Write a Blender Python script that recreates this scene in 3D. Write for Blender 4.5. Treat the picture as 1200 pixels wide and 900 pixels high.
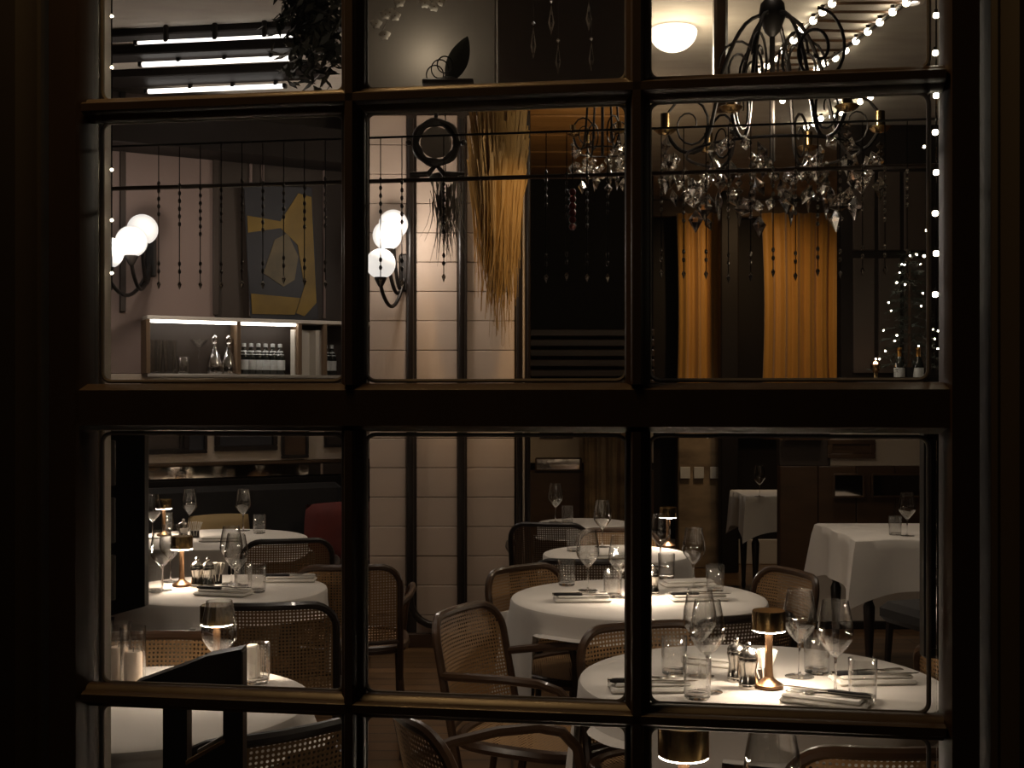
import bpy, math, random
from mathutils import Vector, Matrix
random.seed(7)
PI = math.pi
sc = bpy.context.scene
for o in list(bpy.data.objects): bpy.data.objects.remove(o)

# ---------------------------------------------------------------- camera, world, exposure
F, HOR, CZ = 1433.0, 467.0, 1.46          # focal length in pixels of a 1200x900 picture, horizon row, eye height
cd = bpy.data.cameras.new('camera'); cam = bpy.data.objects.new('camera', cd); sc.collection.objects.link(cam)
cam.location = (0, 0, CZ); cam.rotation_euler = (PI / 2, 0, 0)
cd.sensor_width = 36; cd.lens = 36 * F / 1200; cd.shift_y = (HOR - 450) / 1200; cd.clip_start = .05
sc.camera = cam
sc.view_settings.view_transform = 'Standard'; sc.view_settings.look = 'None'
sc.view_settings.exposure = 1.0; sc.view_settings.gamma = 1; sc.view_settings.use_curve_mapping = False
wd = bpy.data.worlds.new('night'); sc.world = wd; wd.use_nodes = True
wd.node_tree.nodes['Background'].inputs[0].default_value = (.62, .5, .42, 1)
wd.node_tree.nodes['Background'].inputs[1].default_value = .006
sc.cycles.transparent_max_bounces = 40; sc.cycles.max_bounces = 12; sc.cycles.transmission_bounces = 10
sc.cycles.sample_clamp_indirect = 4

def lamp(name, kind, loc, energy, col, target=None, **kw):
    d = bpy.data.lights.new(name, kind); d.energy = energy; d.color = col
    for k, v in kw.items(): setattr(d, k, v)
    o = bpy.data.objects.new(name, d); sc.collection.objects.link(o); o.location = loc
    if target is not None:
        o.rotation_euler = (Vector(target) - Vector(loc)).to_track_quat('-Z', 'Y').to_euler()
    return o
WARM = (1, .86, .73)
# warm lantern of the facade, hung above the window outside
lamp('facade_lantern_light', 'AREA', (-.45, 1.30, 3.0), 5.0, (1, .58, .22), (-.4, 1.47, 1.4), size=.25)
# ceiling spots added to brighten tables and walls (their trims are built below)
SPOTS = [(.62, 3.0, 5), (.45, 4.4, 6), (.5, 5.75, 4.5), (-1.05, 4.5, 6), (-1.5, 6.2, 4), (-.9, 2.85, 3.2), (1.75, 5.35, 17), (1.75, 9.5, 16), (-.25, 3.3, 16), (1.9, 7.1, 14), (-.3, 6.4, 9)]
for i, (x, y, e) in enumerate(SPOTS):
    lamp('added_spot_light', 'SPOT', (x, y, 3.16), e, WARM, (x, y, 0), spot_size=1.35, spot_blend=.8, shadow_soft_size=.05)

# ---------------------------------------------------------------- helpers
def W(px, py, Y): return Vector(((px - 600) / F * Y, Y, CZ + (HOR - py) / F * Y))
def onz(px, py, z):
    Y = (CZ - z) * F / (py - HOR); return Vector(((px - 600) / F * Y, Y, z))

class MB:
    def __init__(s): s.v = []; s.f = []; s.uv = {}
    def add(s, vs, fs):
        n = len(s.v); s.v += [tuple(v) for v in vs]; s.f += [tuple(i + n for i in f) for f in fs]; return s
    def box(s, c, d, R=None):
        x, y, z = d[0] / 2, d[1] / 2, d[2] / 2
        vs = [Vector(p) for p in ((-x,-y,-z),(x,-y,-z),(x,y,-z),(-x,y,-z),(-x,-y,z),(x,-y,z),(x,y,z),(-x,y,z))]
        if R is not None: vs = [R @ v for v in vs]
        c = Vector(c)
        return s.add([v + c for v in vs], [(0,3,2,1),(4,5,6,7),(0,1,5,4),(1,2,6,5),(2,3,7,6),(3,0,4,7)])
    def bev(s, c, d, b=.004):
        """box with chamfered edges (24 vertices)"""
        x, y, z = d[0] / 2, d[1] / 2, d[2] / 2; b = min(b, x * .9, y * .9, z * .9)
        loops = []
        for (zz, ix) in ((-z, b), (-z + b, 0), (z - b, 0), (z, b)):
            X, Y = x - ix, y - ix; k = b if ix == 0 else b * .6
            loops.append([(-X+k,-Y,zz),(X-k,-Y,zz),(X,-Y+k,zz),(X,Y-k,zz),(X-k,Y,zz),(-X+k,Y,zz),(-X,Y-k,zz),(-X,-Y+k,zz)])
        vs = [Vector(p) + Vector(c) for l in loops for p in l]; fs = [tuple(range(7, -1, -1)), tuple(range(24, 32))]
        for r in range(3):
            for i in range(8):
                j = (i + 1) % 8; fs.append((r*8+i, r*8+j, (r+1)*8+j, (r+1)*8+i))
        return s.add(vs, fs)
    def lathe(s, prof, n=20, c=(0, 0, 0), cap=False):
        c = Vector(c); vs = []; fs = []
        for r, z in prof:
            for i in range(n):
                a = 2 * PI * i / n; vs.append(c + Vector((r * math.cos(a), r * math.sin(a), z)))
        for k in range(len(prof) - 1):
            for i in range(n):
                j = (i + 1) % n; fs.append((k*n+i, k*n+j, (k+1)*n+j, (k+1)*n+i))
        if cap:
            fs.append(tuple(range(n - 1, -1, -1))); fs.append(tuple(range((len(prof)-1)*n, len(prof)*n)))
        return s.add(vs, fs)
    def tube(s, pts, r, n=8, closed=False):
        pts = [Vector(p) for p in pts]; m = len(pts); vs = []; fs = []
        rr = r if isinstance(r, (list, tuple)) else [r] * m
        prev = None
        for i, p in enumerate(pts):
            a = pts[(i - 1) % m] if (i or closed) else p; b = pts[(i + 1) % m] if (i < m - 1 or closed) else p
            t = (b - a).normalized() if (b - a).length > 1e-9 else Vector((0, 0, 1))
            if prev is None:
                q = Vector((0, 0, 1)) if abs(t.z) < .9 else Vector((1, 0, 0)); u = t.cross(q).normalized()
            else:
                u = (prev - t * prev.dot(t)); u = u.normalized() if u.length > 1e-6 else t.orthogonal().normalized()
            prev = u; w = t.cross(u)
            for k in range(n):
                an = 2 * PI * k / n; vs.append(p + (u * math.cos(an) + w * math.sin(an)) * rr[i])
        for i in range(m if closed else m - 1):
            for k in range(n):
                l = (k + 1) % n; j = (i + 1) % m; fs.append((i*n+k, i*n+l, j*n+l, j*n+k))
        if not closed:
            fs.append(tuple(range(n - 1, -1, -1))); fs.append(tuple(range((m-1)*n, m*n)))
        return s.add(vs, fs)
    def grid(s, fn, nu, nv):
        vs = [fn(i / nu, j / nv) for j in range(nv + 1) for i in range(nu + 1)]
        fs = [(j*(nu+1)+i, j*(nu+1)+i+1, (j+1)*(nu+1)+i+1, (j+1)*(nu+1)+i) for j in range(nv) for i in range(nu)]
        base = len(s.v); s.add(vs, fs)
        return s
    def prism(s, poly, z0, z1, M=None):
        """poly of (x,y) extruded along z"""
        n = len(poly); vs = [Vector((x, y, z0)) for x, y in poly] + [Vector((x, y, z1)) for x, y in poly]
        if M is not None: vs = [M @ v for v in vs]
        fs = [tuple(range(n - 1, -1, -1)), tuple(range(n, 2 * n))] + [(i, (i+1) % n, n + (i+1) % n, n + i) for i in range(n)]
        return s.add(vs, fs)
    def ball(s, c, r, n=12, m=8, sq=1):
        c = Vector(c); prof = [(max(1e-4, r * math.sin(PI * i / m)), -r * sq * math.cos(PI * i / m)) for i in range(m + 1)]
        return s.lathe(prof, n, c)
    def gem(s, c, w, h, top=.35, n=6, ph=0):
        """faceted drop"""
        c = Vector(c); vs = [c + Vector((0, 0, h * top)), c - Vector((0, 0, h * (1 - top)))]
        for i in range(n):
            a = 2 * PI * i / n + ph; vs.append(c + Vector((w * math.cos(a), w * math.sin(a), 0)))
        fs = []
        for i in range(n):
            j = (i + 1) % n; fs += [(0, 2 + i, 2 + j), (1, 2 + j, 2 + i)]
        return s.add(vs, fs)
    def mesh(s, name, smooth=True):
        me = bpy.data.meshes.new(name); me.from_pydata(s.v, [], s.f); me.validate(); me.update()
        if smooth:
            me.polygons.foreach_set('use_smooth', [True] * len(me.polygons))
            me.set_sharp_from_angle(angle=math.radians(40))
        return me

def link(name, me, mat, parent=None, loc=None, rz=0):
    if isinstance(me, MB): me = me.mesh(name)
    if mat is not None and not me.materials: me.materials.append(MAT[mat] if isinstance(mat, str) else mat)
    o = bpy.data.objects.new(name, me); sc.collection.objects.link(o)
    if parent: o.parent = parent
    if loc is not None: o.location = loc
    if rz: o.rotation_euler.z = rz
    return o
def empty(name, loc=(0, 0, 0), rz=0, parent=None):
    o = bpy.data.objects.new(name, None); sc.collection.objects.link(o); o.location = loc; o.rotation_euler.z = rz
    o.empty_display_size = .05
    if parent: o.parent = parent
    return o
def tag(o, label, cat, group=None):
    o['label'] = label; o['category'] = cat
    if group: o['group'] = group
    return o
def struct(o, label=None):
    o['kind'] = 'structure'
    if label: o['label'] = label
    return o
CACHE = {}
def place(kind, name, loc, rz, label, cat, group=None, scale=1):
    """a thing from a cached list of parts (part name, mesh, material, [sub-parts]); every placement is an object of its own"""
    t = empty(name, loc, rz); t.scale = (scale,) * 3 if not isinstance(scale, tuple) else scale
    for pn, me, mat, subs in CACHE[kind]:
        p = link(pn, me, mat, t)
        for sn, sm, smat in subs: link(sn, sm, smat, p)
    return tag(t, label, cat, group)

# ---------------------------------------------------------------- materials
MAT = {}
def mat(name, col, rough=.5, metal=0, noise=None, bump=0, spec=.5, sheen=0, coat=0, stretch=(1, 1, 1)):
    """principled with optional procedural colour noise: noise=(scale, amount, colour2)"""
    m = bpy.data.materials.new(name); m.use_nodes = True; nt = m.node_tree; b = nt.nodes['Principled BSDF']
    b.inputs['Base Color'].default_value = (*col, 1); b.inputs['Roughness'].default_value = rough; b.inputs['Metallic'].default_value = metal
    b.inputs['Specular IOR Level'].default_value = spec; b.inputs['Coat Weight'].default_value = coat; b.inputs['Sheen Weight'].default_value = sheen
    if noise:
        tc = nt.nodes.new('ShaderNodeTexCoord'); mp = nt.nodes.new('ShaderNodeMapping'); mp.inputs['Scale'].default_value = stretch
        nz = nt.nodes.new('ShaderNodeTexNoise'); nz.inputs['Scale'].default_value = noise[0]; nz.inputs['Detail'].default_value = 5
        mx = nt.nodes.new('ShaderNodeMix'); mx.data_type = 'RGBA'
        mr = nt.nodes.new('ShaderNodeMapRange'); mr.inputs[1].default_value = .3; mr.inputs[2].default_value = .7; mr.inputs[4].default_value = noise[1]
        nt.links.new(tc.outputs['Object'], mp.inputs[0]); nt.links.new(mp.outputs[0], nz.inputs['Vector'])
        nt.links.new(nz.outputs['Fac'], mr.inputs[0]); nt.links.new(mr.outputs[0], mx.inputs[0])
        mx.inputs[6].default_value = (*col, 1); mx.inputs[7].default_value = (*noise[2], 1); nt.links.new(mx.outputs[2], b.inputs['Base Color'])
        if bump:
            bp = nt.nodes.new('ShaderNodeBump'); bp.inputs['Strength'].default_value = bump; bp.inputs['Distance'].default_value = .01
            nt.links.new(nz.outputs['Fac'], bp.inputs['Height']); nt.links.new(bp.outputs[0], b.inputs['Normal'])
    MAT[name] = m; return m
def emit(name, col, s):
    m = bpy.data.materials.new(name); m.use_nodes = True; nt = m.node_tree; nt.nodes.remove(nt.nodes['Principled BSDF'])
    e = nt.nodes.new('ShaderNodeEmission'); e.inputs[0].default_value = (*col, 1); e.inputs[1].default_value = s
    nt.links.new(e.outputs[0], nt.nodes['Material Output'].inputs[0]); MAT[name] = m; return m
def thin(name, f0=.04, tint=(1, 1, 1), rough=0.0, power=5):
    m = bpy.data.materials.new(name); m.use_nodes = True; nt = m.node_tree; nt.nodes.remove(nt.nodes['Principled BSDF'])
    t = nt.nodes.new('ShaderNodeBsdfTransparent'); t.inputs[0].default_value = (*tint, 1)
    g = nt.nodes.new('ShaderNodeBsdfGlossy'); g.inputs['Roughness'].default_value = rough
    lw = nt.nodes.new('ShaderNodeLayerWeight'); pw = nt.nodes.new('ShaderNodeMath'); pw.operation = 'POWER'; pw.inputs[1].default_value = power
    f = nt.nodes.new('ShaderNodeMath'); f.operation = 'MULTIPLY_ADD'; f.inputs[1].default_value = 1 - f0; f.inputs[2].default_value = f0
    nt.links.new(lw.outputs['Facing'], pw.inputs[0]); nt.links.new(pw.outputs[0], f.inputs[0]); x = nt.nodes.new('ShaderNodeMixShader')
    nt.links.new(f.outputs[0], x.inputs[0]); nt.links.new(t.outputs[0], x.inputs[1]); nt.links.new(g.outputs[0], x.inputs[2])
    nt.links.new(x.outputs[0], nt.nodes['Material Output'].inputs[0]); MAT[name] = m; return m
def glass(name, ior=1.5, col=(1, 1, 1), rough=0):
    m = bpy.data.materials.new(name); m.use_nodes = True; nt = m.node_tree; nt.nodes.remove(nt.nodes['Principled BSDF'])
    g = nt.nodes.new('ShaderNodeBsdfGlass'); g.inputs[0].default_value = (*col, 1); g.inputs['IOR'].default_value = ior; g.inputs['Roughness'].default_value = rough
    nt.links.new(g.outputs[0], nt.nodes['Material Output'].inputs[0]); MAT[name] = m; return m

mat('frame_wood', (.035, .022, .014), .42, noise=(3, .7, (.02, .012, .008)), bump=.15, stretch=(4, 4, .6))
mat('facade', (.014, .009, .0065), .75, noise=(2, .6, (.009, .006, .0045)), bump=.1)
mat('putty', (.26, .23, .2), .55, noise=(30, .5, (.18, .16, .135)), bump=.2)
mat('cream', (.50, .42, .34), .7, noise=(1.6, .5, (.42, .35, .28)))
mat('mauve', (.25, .18, .155), .7, noise=(1.2, .6, (.19, .135, .115)))
mat('umber', (.045, .03, .021), .6, noise=(2, .6, (.03, .02, .014)))
mat('black_brown', (.014, .010, .008), .6, spec=.15, noise=(3, .5, (.008, .006, .005)))
mat('ceiling_plaster', (.5, .45, .385), .8, noise=(3.5, .6, (.36, .315, .27)), bump=.3, stretch=(1, 3, 1))
mat('gold_wood', (.36, .19, .06), .45, noise=(4, .7, (.2, .1, .03)), stretch=(1, 12, 12), bump=.1)
mat('brown_wood', (.085, .046, .022), .4, noise=(3, .7, (.045, .024, .012)), stretch=(1, 1, 5), bump=.1)
mat('tile_cream', (.60, .47, .38), .55, noise=(3, .5, (.47, .375, .29)), bump=.05)
mat('grey_plaster', (.30, .27, .235), .8, noise=(2, .5, (.24, .21, .185)))
mat('marble', (.34, .24, .14), .4, noise=(3.5, .9, (.12, .08, .045)), stretch=(1, 1, 2.5))
mat('white_paint', (.62, .56, .49), .5, noise=(2, .4, (.55, .49, .42)))
mat('cloth', (.72, .67, .61), .85, noise=(12, .3, (.64, .595, .54)), bump=.12, sheen=.2)
mat('napkin', (.74, .70, .64), .85, noise=(60, .3, (.66, .62, .56)), bump=.1)
mat('paper', (.6, .56, .49), .7, noise=(40, .3, (.52, .48, .42)))
mat('bentwood', (.075, .038, .018), .32, noise=(8, .7, (.04, .02, .01)), stretch=(1, 1, 3), coat=.2)
mat('dark_bentwood', (.016, .010, .007), .35, noise=(8, .6, (.009, .006, .005)), coat=.1)
mat('velvet_black', (.010, .008, .008), .8, sheen=.1, noise=(20, .5, (.006, .005, .005)))
mat('bronze', (.27, .155, .085), .34, 1, noise=(14, .6, (.19, .105, .055)))
mat('brass', (.46, .31, .14), .26, 1, noise=(12, .5, (.34, .225, .1)))
mat('chrome', (.7, .66, .6), .16, 1, noise=(20, .3, (.5, .47, .43)))
mat('steel', (.6, .56, .5), .25, 1, noise=(30, .4, (.45, .42, .38)))
mat('iron', (.012, .010, .009), .45, .6, noise=(25, .5, (.03, .022, .016)))
mat('gold_fabric', (.52, .26, .045), .6, noise=(6, .6, (.42, .2, .03)), stretch=(5, 5, .5), sheen=.4)
mat('dry_grass', (.36, .22, .07), .7, noise=(9, .7, (.26, .15, .045)))
mat('dark_leaf', (.02, .022, .013), .5, noise=(9, .6, (.01, .011, .007)))
mat('vine', (.2, .17, .14), .6, noise=(9, .6, (.12, .1, .08)))
mat('fir', (.012, .02, .012), .6, noise=(12, .6, (.007, .012, .008)))
mat('petal', (.85, .8, .72), .6, noise=(20, .4, (.5, .46, .4)))
mat('red_velvet', (.13, .008, .003), .75, sheen=.3, noise=(9, .5, (.06, .005, .005)))
mat('yellow_cushion', (.34, .24, .11), .8, noise=(12, .4, (.26, .18, .08)))
mat('yellow_print', (.22, .135, .014), .6, noise=(5, .8, (.1, .06, .008)))
mat('cream_print', (.14, .105, .05), .6, noise=(6, .8, (.05, .038, .02)))
mat('ink', (.015, .015, .02), .6, noise=(5, .5, (.03, .028, .03)))
mat('mirror', (.62, .56, .5), .04, 1, noise=(3, .4, (.52, .46, .41)))
mat('wax', (.6, .47, .36), .6, noise=(8, .3, (.5, .39, .3)))
mat('bottle_glass', (.012, .014, .012), .12, noise=(9, .4, (.02, .024, .02)), coat=.5)
mat('label_paper', (.6, .62, .62), .6, noise=(60, .6, (.4, .42, .42)))
mat('foil', (.5, .27, .07), .35, 1, noise=(30, .7, (.3, .14, .04)))
mat('valance', (.16, .10, .055), .6, noise=(3, .7, (.1, .06, .03)))
mat('skirting', (.52, .46, .4), .6, noise=(2, .4, (.44, .39, .33)))
mat('night_glass', (.006, .006, .008), .08, noise=(2, .4, (.012, .010, .010)))
mat('bead_dark', (.05, .04, .034), .2, noise=(30, .5, (.1, .085, .07)), coat=.5)
mat('bead_light', (.6, .52, .44), .15, .8, noise=(30, .5, (.4, .34, .28)))
mat('bead_red', (.3, .04, .03), .25, noise=(30, .4, (.2, .02, .02)))
emit('led', (1, .84, .68), 70)
m = mat('globe_glow', (.8, .78, .75), .4, noise=(3, .1, (.78, .76, .73)))
m.node_tree.nodes['Principled BSDF'].inputs['Emission Color'].default_value = (1, .96, .92, 1); m.node_tree.nodes['Principled BSDF'].inputs['Emission Strength'].default_value = .40
emit('dome_glow', (1, .85, .62), 1.6)
emit('strip_glow', (1, .95, .9), 1.6)
emit('bulb_glow', (1, .88, .66), 14)
emit('amber_bulb', (1, .5, .2), 8)
emit('shelf_glow', (1, .94, .88), 5.5)
thin('pane_glass', .04, (.97, .965, .95))
thin('drink_glass', .10, (.985, .985, .98), .05, 2.2)
glass('crystal', 1.55, (1, .97, .93))
glass('thick_glass', 1.48)
nt = MAT['crystal'].node_tree; g = nt.nodes.new('ShaderNodeBsdfGlossy'); g.inputs['Roughness'].default_value = .08; x = nt.nodes.new('ShaderNodeMixShader'); x.inputs[0].default_value = .4
nt.links.new([n for n in nt.nodes if n.type == 'BSDF_GLASS'][0].outputs[0], x.inputs[1]); nt.links.new(g.outputs[0], x.inputs[2]); nt.links.new(x.outputs[0], nt.nodes['Material Output'].inputs[0])
# cane weave: real see-through holes between the strands, from the panel's own metres
def cane(name, c1, c2, p=.0115):
    m = bpy.data.materials.new(name); m.use_nodes = True; nt = m.node_tree; b = nt.nodes['Principled BSDF']; b.inputs['Roughness'].default_value = .5
    at = nt.nodes.new('ShaderNodeAttribute'); at.attribute_name = 'weave'
    sx = nt.nodes.new('ShaderNodeSeparateXYZ'); nt.links.new(at.outputs['Vector'], sx.inputs[0])
    def math_(op, a, b_=None):
        n = nt.nodes.new('ShaderNodeMath'); n.operation = op
        for i, q in enumerate((a, b_)):
            if q is None: continue
            if isinstance(q, (int, float)): n.inputs[i].default_value = q
            else: nt.links.new(q, n.inputs[i])
        return n.outputs[0]
    cs = []
    for k in (0, 1):
        fr = math_('FRACT', math_('DIVIDE', sx.outputs[k], p)); cs.append(math_('ABSOLUTE', math_('SUBTRACT', fr, .5)))
    oct_ = math_('MAXIMUM', math_('MAXIMUM', cs[0], cs[1]), math_('MULTIPLY', math_('ADD', cs[0], cs[1]), .72))
    hole = math_('LESS_THAN', oct_, .265)
    nz = nt.nodes.new('ShaderNodeTexNoise'); nz.inputs['Scale'].default_value = 90; mx = nt.nodes.new('ShaderNodeMix'); mx.data_type = 'RGBA'
    nt.links.new(at.outputs['Vector'], nz.inputs['Vector']); nt.links.new(nz.outputs['Fac'], mx.inputs[0])
    mx.inputs[6].default_value = (*c1, 1); mx.inputs[7].default_value = (*c2, 1); nt.links.new(mx.outputs[2], b.inputs['Base Color'])
    t = nt.nodes.new('ShaderNodeBsdfTransparent'); x = nt.nodes.new('ShaderNodeMixShader')
    nt.links.new(hole, x.inputs[0]); nt.links.new(b.outputs[0], x.inputs[1]); nt.links.new(t.outputs[0], x.inputs[2])
    nt.links.new(x.outputs[0], nt.nodes['Material Output'].inputs[0]); MAT[name] = m
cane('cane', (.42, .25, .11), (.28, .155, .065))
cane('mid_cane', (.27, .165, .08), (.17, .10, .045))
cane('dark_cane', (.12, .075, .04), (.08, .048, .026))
# floor boards
m = mat('floor_wood', (.22, .118, .05), .3, noise=(2, .7, (.11, .06, .028)), stretch=(1, 8, 1), bump=.08, coat=.15)
nt = m.node_tree; bk = nt.nodes.new('ShaderNodeTexBrick'); bk.inputs['Scale'].default_value = 1; bk.inputs['Brick Width'].default_value = 1.6
bk.inputs['Row Height'].default_value = .13; bk.inputs['Mortar Size'].default_value = .006; bk.inputs['Color1'].default_value = (1, 1, 1, 1)
bk.inputs['Color2'].default_value = (.55, .55, .55, 1); bk.inputs['Mortar'].default_value = (.12, .12, .12, 1)
tc = nt.nodes.new('ShaderNodeTexCoord'); nt.links.new(tc.outputs['Object'], bk.inputs['Vector'])
mu = nt.nodes.new('ShaderNodeMix'); mu.data_type = 'RGBA'; mu.blend_type = 'MULTIPLY'; mu.inputs[0].default_value = 1
b = nt.nodes['Principled BSDF']; src = b.inputs['Base Color'].links[0].from_socket
nt.links.new(src, mu.inputs[6]); nt.links.new(bk.outputs['Color'], mu.inputs[7]); nt.links.new(mu.outputs[2], b.inputs['Base Color'])

# ---------------------------------------------------------------- the window
A = math.radians(8.8); CA, SA = math.cos(A), math.sin(A); D0 = 1.45
def wu(px):                                   # window coordinate (metres along the wall) seen at column px
    t = (px - 600) / F; return t * D0 / (CA + t * SA)
def wz(px, py): return CZ + (HOR - py) / F * (D0 - wu(px) * SA)
win = empty('window_1', (0, D0, 0), -A); struct(win, 'dark brown multi-pane sash window with a thick meeting rail')
UL, U1, U2, UR = wu(106), wu(415), wu(747.5), wu(1104)
ZT, ZB = wz(600, 112), wz(600, 832); R1Z, R0Z = wz(600, 449), wz(600, 507)
ZTOP, ZBOT = R1Z + 2 * (ZT - R1Z), R0Z - 2 * (R0Z - ZB)
PROF = [(-.0045, -.024), (.0045, -.024), (.007, -.02), (.0075, -.013), (.0125, -.009), (.0145, -.004), (.0145, .004), (.011, .008), (.008, .02), (-.008, .02), (-.011, .008), (-.0145, .004), (-.0145, -.004), (-.0125, -.009), (-.0075, -.013), (-.007, -.02)]
def vbar(u, z0, z1): return MB().prism([(u + x, y) for x, y in PROF], z0, z1)
def hbar(u0, u1, z):
    M = Matrix(((0, 0, 1, 0), (0, 1, 0, 0), (1, 0, 0, z), (0, 0, 0, 1)))
    return MB().prism([(x, y) for x, y in PROF], u0, u1, M)
for u in (U1, U2):
    for z0, z1 in ((R1Z - .002, ZTOP), (ZBOT, R0Z + .002)): link('glazing_bar', vbar(u, z0, z1), 'frame_wood', win)
for z in (ZT, ZB): link('glazing_bar', hbar(UL, UR, z), 'frame_wood', win)
rail = MB(); zc, zh = (R1Z + R0Z) / 2, (R1Z - R0Z)
rail.prism([(R0Z + .002, -.004), (R0Z + .008, -.022), (R1Z - .008, -.022), (R1Z, -.008), (R1Z, .02), (R0Z, .02)], UL - .02, UR + .02,
           Matrix(((0, 0, 1, 0), (0, 1, 0, 0), (1, 0, 0, 0), (0, 0, 0, 1))))
link('meeting_rail', rail, 'frame_wood', win)
WL, WR = wu(70), wu(1142)
for u0, u1, s in ((WL, UL, 1), (UR, WR, -1)):
    ue = UL if s == 1 else UR
    link('stile', MB().prism([(u0, -.026), (u1 - (.006 if s == 1 else 0), -.026), (u1, -.010), (u1, .02), (u0, .02)] if s == 1 else
                             [(u0 + .006, -.026), (u1, -.026), (u1, .02), (u0, .02), (u0, -.010)], ZBOT - .06, ZTOP + .06), 'frame_wood', win)
for z0, z1 in ((ZTOP - .004, ZTOP + .06), (ZBOT - .06, ZBOT + .004)):
    link('cross_rail', MB().bev(((UL + UR) / 2, -.003, (z0 + z1) / 2), (UR - UL, .046, z1 - z0)), 'frame_wood', win)
cols = [(UL, U1), (U1, U2), (U2, UR)]; rows = [(ZT, ZTOP), (R1Z, ZT), (ZB, R0Z), (ZBOT, ZB)]
for (u0, u1) in cols:
    for (z0, z1) in rows:
        p = link('pane', MB().box(((u0 + u1) / 2, 0, (z0 + z1) / 2), (u1 - u0 - .012, .004, z1 - z0 - .012)), 'pane_glass', win)
        # inner glazing bead, pale putty with rounded corners
        a0, a1 = u0 + .0135, u1 - .0135; b0, b1 = z0 + (.0135 if z0 != R1Z else .003), z1 - (.0135 if z1 != R0Z else .003); rc = .012
        pts = []
        for cx, cz, s0 in ((a1 - rc, b1 - rc, 0), (a0 + rc, b1 - rc, 1), (a0 + rc, b0 + rc, 2), (a1 - rc, b0 + rc, 3)):
            for k in range(5):
                an = PI / 2 * (s0 + k / 4); pts.append((cx + rc * math.cos(an), .005, cz + rc * math.sin(an)))
        link('glazing_putty', MB().tube(pts, .0028, 6, True), 'putty', win)
# facade around the window: the wall that holds it, casing
def wbox(u0, u1, y0, y1, z0, z1): return MB().bev(((u0 + u1) / 2, (y0 + y1) / 2, (z0 + z1) / 2), (u1 - u0, y1 - y0, z1 - z0), .006)
wf = empty('wall_front', (0, D0, 0), -A); struct(wf, 'dark brown painted facade wall around the window')
for u0, u1, z0, z1 in ((-6, WL - .012, -.05, 3.6), (WR + .012, 6, -.05, 3.6), (WL - .012, WR + .012, ZTOP + .06, 3.6), (WL - .012, WR + .012, -.05, ZBOT - .06)):
    link('wall_section', wbox(u0, u1, -.03, .12, z0, z1), 'facade', wf)
c = struct(link('trim_1', MB().prism([(wu(-60), -.055), (wu(46), -.055), (wu(54), -.046), (wu(58), -.03), (wu(-60), -.03)], 0, 3.4), 'facade', None, (0, D0, 0), -A))
c = struct(link('trim_2', MB().prism([(wu(1165), -.03), (wu(1172), -.046), (wu(1180), -.055), (wu(1290), -.055), (wu(1290), -.03)], 0, 3.4), 'facade', None, (0, D0, 0), -A))

# ---------------------------------------------------------------- room shell
CEIL = 3.2
struct(link('floor', MB().box((0, 6.4, -.05), (9.2, 12, .1)), 'floor_wood'))
struct(link('ceiling', MB().box((0, 6.6, CEIL + .05), (9.2, 11, .1)), 'ceiling_plaster'))
struct(link('wall_left', MB().box((-4.3, 6.4, 1.6), (.1, 10, 3.2)), 'umber'))
struct(link('wall_right', MB().box((4.3, 6.4, 1.6), (.1, 10, 3.2)), 'umber'))
struct(link('wall_back', MB().box((0, 10.85, 1.6), (8.6, .1, 3.2)), 'black_brown'))
# far corridor wall right of the pillar
YB = 9.5
wb = struct(empty('wall_corridor'), 'far cream wall with dark dado behind the pillar')
x0, x1 = .12, W(766, 0, YB).x
link('dado', MB().box(((x0 + x1) / 2, YB + .04, .45), (x1 - x0, .08, .9)), 'brown_wood', wb)
link('plaster', MB().box(((x0 + x1) / 2, YB + .05, 1.11), (x1 - x0, .06, .3)), 'cream', wb)
link('upper_panel', MB().box(((x0 + x1) / 2, YB + .05, 2.23), (x1 - x0, .06, 1.94)), 'black_brown', wb)
for k in range(7): link('slat', MB().bev(((x0 + x1) / 2, YB - .03, 1.50 + .078 * k), (x1 - x0, .05, .055), .006), 'brown_wood', wb)
# gold boards lining the ceiling in front of that wall
gc = struct(empty('trim_3'), 'golden wooden boards lining the ceiling beside the pillar')
xa, xb = .04, .70
for k in range(11):
    y0 = 6.55 + k * .27
    link('board', MB().bev(((xa + xb) / 2, y0 + .13, CEIL - .02 - .006 * (k % 2)), (xb - xa, .25, .03), .006), 'gold_wood', gc)
# angled wall behind the bar side
P0 = Vector((-2.1, 7.0, 0)); WD = Vector((math.cos(math.radians(28)), math.sin(math.radians(28)), 0)); WN = Vector((WD.y, -WD.x, 0))
AW = math.radians(28)
def wt(px):
    k = (px - 600) / F; return (k * P0.y - P0.x) / (WD.x - k * WD.y)
wl = empty('wall_bar', P0, AW); struct(wl, 'angled plaster wall with dark dado, mirror strip and lit shelf')
T0, T1 = -2.4, wt(434)
def wpart(name, t0, t1, z0, z1, th, m, y=0):
    return link(name, MB().bev(((t0 + t1) / 2, y + th / 2, (z0 + z1) / 2), (t1 - t0, th, z1 - z0), .004), m, wl)
wpart('dado', T0, T1, 0, .985, .08, 'black_brown')
wpart('mirror_strip', T0, T1, .99, 1.065, .05, 'mirror', .02)
wpart('moulding', T0, T1, 1.065, 1.085, .09, 'brown_wood', -.02)
wpart('plaster', T0, T1, 1.085, 1.6, .08, 'cream')
wpart('upper_plaster', T0, wt(252), 1.6, 3.2, .08, 'mauve')
wpart('upper_panel', wt(252), T1, 1.6, 3.2, .08, 'umber')
wpart('panel_strip', wt(249), wt(256), 1.95, 3.2, .02, 'umber', -.02)
wpart('panel_strip', wt(140), wt(147), 1.95, 3.2, .02, 'umber', -.02)
wpart('bulkhead', T0, T1, 2.86, 3.06, .3, 'black_brown', -.28)
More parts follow.
